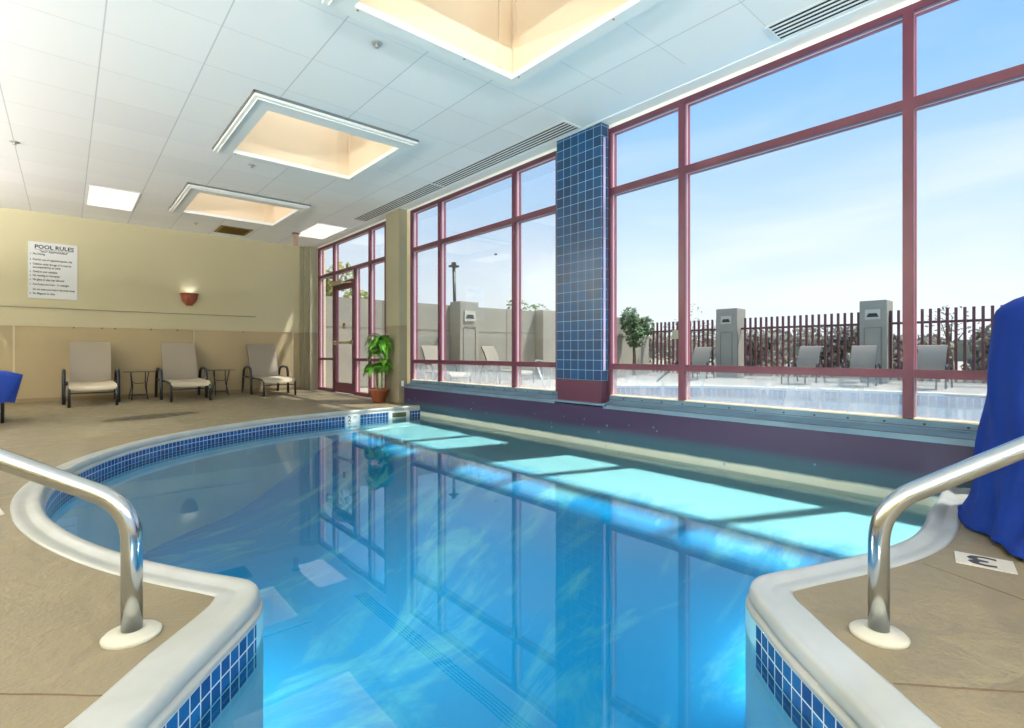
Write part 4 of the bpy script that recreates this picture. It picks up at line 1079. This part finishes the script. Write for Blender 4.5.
# distant tree line / low hill
m = MB(); pr = None; RQ = random.Random(5)
for i in range(60):
    y = -60 + i*2.6; z = 2.1 + .5*math.sin(i*.6)+.35*RQ.random(); cur = (70+4*math.sin(i*.3), y, z)
    if pr: m.quad((pr[0], pr[1], -.7), (cur[0], cur[1], -.7), cur, pr); m.quad(pr, cur, (cur[0]+14, cur[1], -.7), (pr[0]+14, pr[1], -.7))
    pr = cur
tag(m.build('far_hill', mat('far_ridge', '#8d957f', 1, var=.3, vscale=.3)), 'low grey-green hill line on the horizon beyond the picket fence', 'hill')
# lamp post behind the wall
t = thing('lamp_post', 'dark thin lamp post rising behind the garden wall left of centre', 'lamp post', (9.7, 14, 0))
m = MB(); m.tube([(9.72, 14, 0), (9.62, 14, 3.6)], .055, 8); m.build('pole', M['frame_blk'], t)
m = MB(); m.box(9.48, 9.76, 13.9, 14.1, 3.58, 3.64); m.box(9.56, 9.68, 13.95, 14.05, 3.64, 3.74); m.build('lamp_head', M['frame_blk'], t)
# small bird
t = MB(); t.lathe([(0, -.11), (.03, -.07), (.045, 0), (.03, .06), (0, .09)], n=8); b_ = t
o = t.build('bird', M['frame_blk']); o.location = (11.8, 14.5, 4.35); o.rotation_euler = (0, rad(80), .3); tag(o, 'small dark bird in the sky beside the mullion', 'bird')
# outdoor loungers
for (x, y, a, lab) in ((13.6, 5.05, -88, 'outdoor chaise with its back to the fence, left of the second fence pier'), (13.6, 3.75, -84, 'outdoor chaise with its back against the second fence pier'),
                       (13.6, 2.55, -90, 'outdoor chaise just right of the thick mullion'), (13.6, 7.9, -80, 'outdoor chaise left of the first fence pier, behind the pale haze')):
    d = dup(lo, (x, y, 0), rad(a), lab); d['group'] = 'outdoor chaises along the picket fence'
for (x, y, a, lab) in ((6.75, 9.55, 0, 'outdoor chaise against the garden wall, left of its pier'), (8.75, 9.5, 12, 'outdoor chaise against the garden wall, right of its pier')):
    d = dup(lo, (x, y, 0), rad(a), lab); d['group'] = 'outdoor chaises along the garden wall'
# outdoor ladder rail
t = thing('outdoor_handrail', 'thin pale outdoor pool handrail seen left of the blue pillar', 'handrail', (6.6, 6.9, 0))
for dy in (0,):
    m = MB(); m.tube(smooth_path([(7.1, 7.25+dy, 0), (7.1, 7.25+dy, .62), (6.6, 6.95+dy, .64), (6.2, 6.2+dy, .02)], .1, 5), .011, 8); m.build('tube', M['alu'], t)
m = MB(); m.tube([(12.2, 8.0, .0), (11.6, 6.9, .62)], .03, 6); tag(m.build('skimmer_pole', M['frame_blk']), 'dark pole slanting beside the outdoor pool, right of the first thin mullion', 'pole')
m.v = []

# ------------------------------------------------------------------ world, sun, camera
w = bpy.data.worlds.new('sky'); scene.world = w; w.use_nodes = True; nt = w.node_tree; N = nt.nodes; L = nt.links; N.clear()
out = N.new('ShaderNodeOutputWorld'); bg = N.new('ShaderNodeBackground'); tc = N.new('ShaderNodeTexCoord'); sx = N.new('ShaderNodeSeparateXYZ'); L.new(tc.outputs['Generated'], sx.inputs[0])
rp = N.new('ShaderNodeValToRGB'); e = rp.color_ramp.elements
e[0].position = 0; e[0].color = srgb('#f3f8fb'); e[1].position = 1; e[1].color = srgb('#5fa8f5')
for p_, c_ in ((.10, '#e6f2fc'), (.25, '#c2defb'), (.40, '#9ac9fa'), (.56, '#72b1f6')):
    q = e.new(p_); q.color = srgb(c_)
L.new(sx.outputs[2], rp.inputs[0])
mp = N.new('ShaderNodeMapping'); mp.inputs['Scale'].default_value = (1.1, 1.1, 5.5); L.new(tc.outputs['Generated'], mp.inputs[0])
nz_ = N.new('ShaderNodeTexNoise'); nz_.inputs['Scale'].default_value = 1.9; nz_.inputs['Detail'].default_value = 7; nz_.inputs['Distortion'].default_value = .5; L.new(mp.outputs[0], nz_.inputs['Vector'])
mr = N.new('ShaderNodeMapRange'); mr.inputs[1].default_value = .42; mr.inputs[2].default_value = .68; L.new(nz_.outputs['Fac'], mr.inputs[0])
fade = N.new('ShaderNodeMapRange'); fade.inputs[1].default_value = .5; fade.inputs[2].default_value = .05; fade.inputs[3].default_value = .12; fade.inputs[4].default_value = .7; L.new(sx.outputs[2], fade.inputs[0])
fac = nmath(nt, 'MULTIPLY', mr.outputs[0], fade.outputs[0])
L.new(mixc(nt, fac, rp.outputs[0], srgb('#f4f9ff')), bg.inputs[0]); bg.inputs[1].default_value = 1.03; L.new(bg.outputs[0], out.inputs[0])

sd = Vector((-1, .70, -2.33)).normalized()
s = bpy.data.lights.new('sun', 'SUN'); s.energy = 7.0; s.angle = rad(2); s.color = (1, .96, .9)
so = bpy.data.objects.new('sun', s); COL.objects.link(so); so.rotation_euler = sd.to_track_quat('-Z', 'Y').to_euler(); so.location = (10, -5, 15)

cam = bpy.data.cameras.new('camera'); co = bpy.data.objects.new('camera', cam); COL.objects.link(co)
cam.sensor_width = 36; cam.lens = 514/1024*36; cam.shift_y = (352.5-364)/1024; cam.clip_start = .02; cam.clip_end = 500
co.location = (0, 0, H); co.rotation_euler = (PI/2, 0, -math.atan2(512-66, 514)); scene.camera = co

scene.view_settings.view_transform = 'Standard'; scene.view_settings.look = 'None'; scene.view_settings.gamma = 1; scene.view_settings.exposure = .2
scene.view_settings.use_curve_mapping = False
cy_ = scene.cycles
cy_.use_denoising = True; cy_.max_bounces = 10; cy_.diffuse_bounces = 5; cy_.glossy_bounces = 5; cy_.transparent_max_bounces = 24; cy_.transmission_bounces = 6
cy_.sample_clamp_indirect = 8; cy_.caustics_reflective = False; cy_.caustics_refractive = False
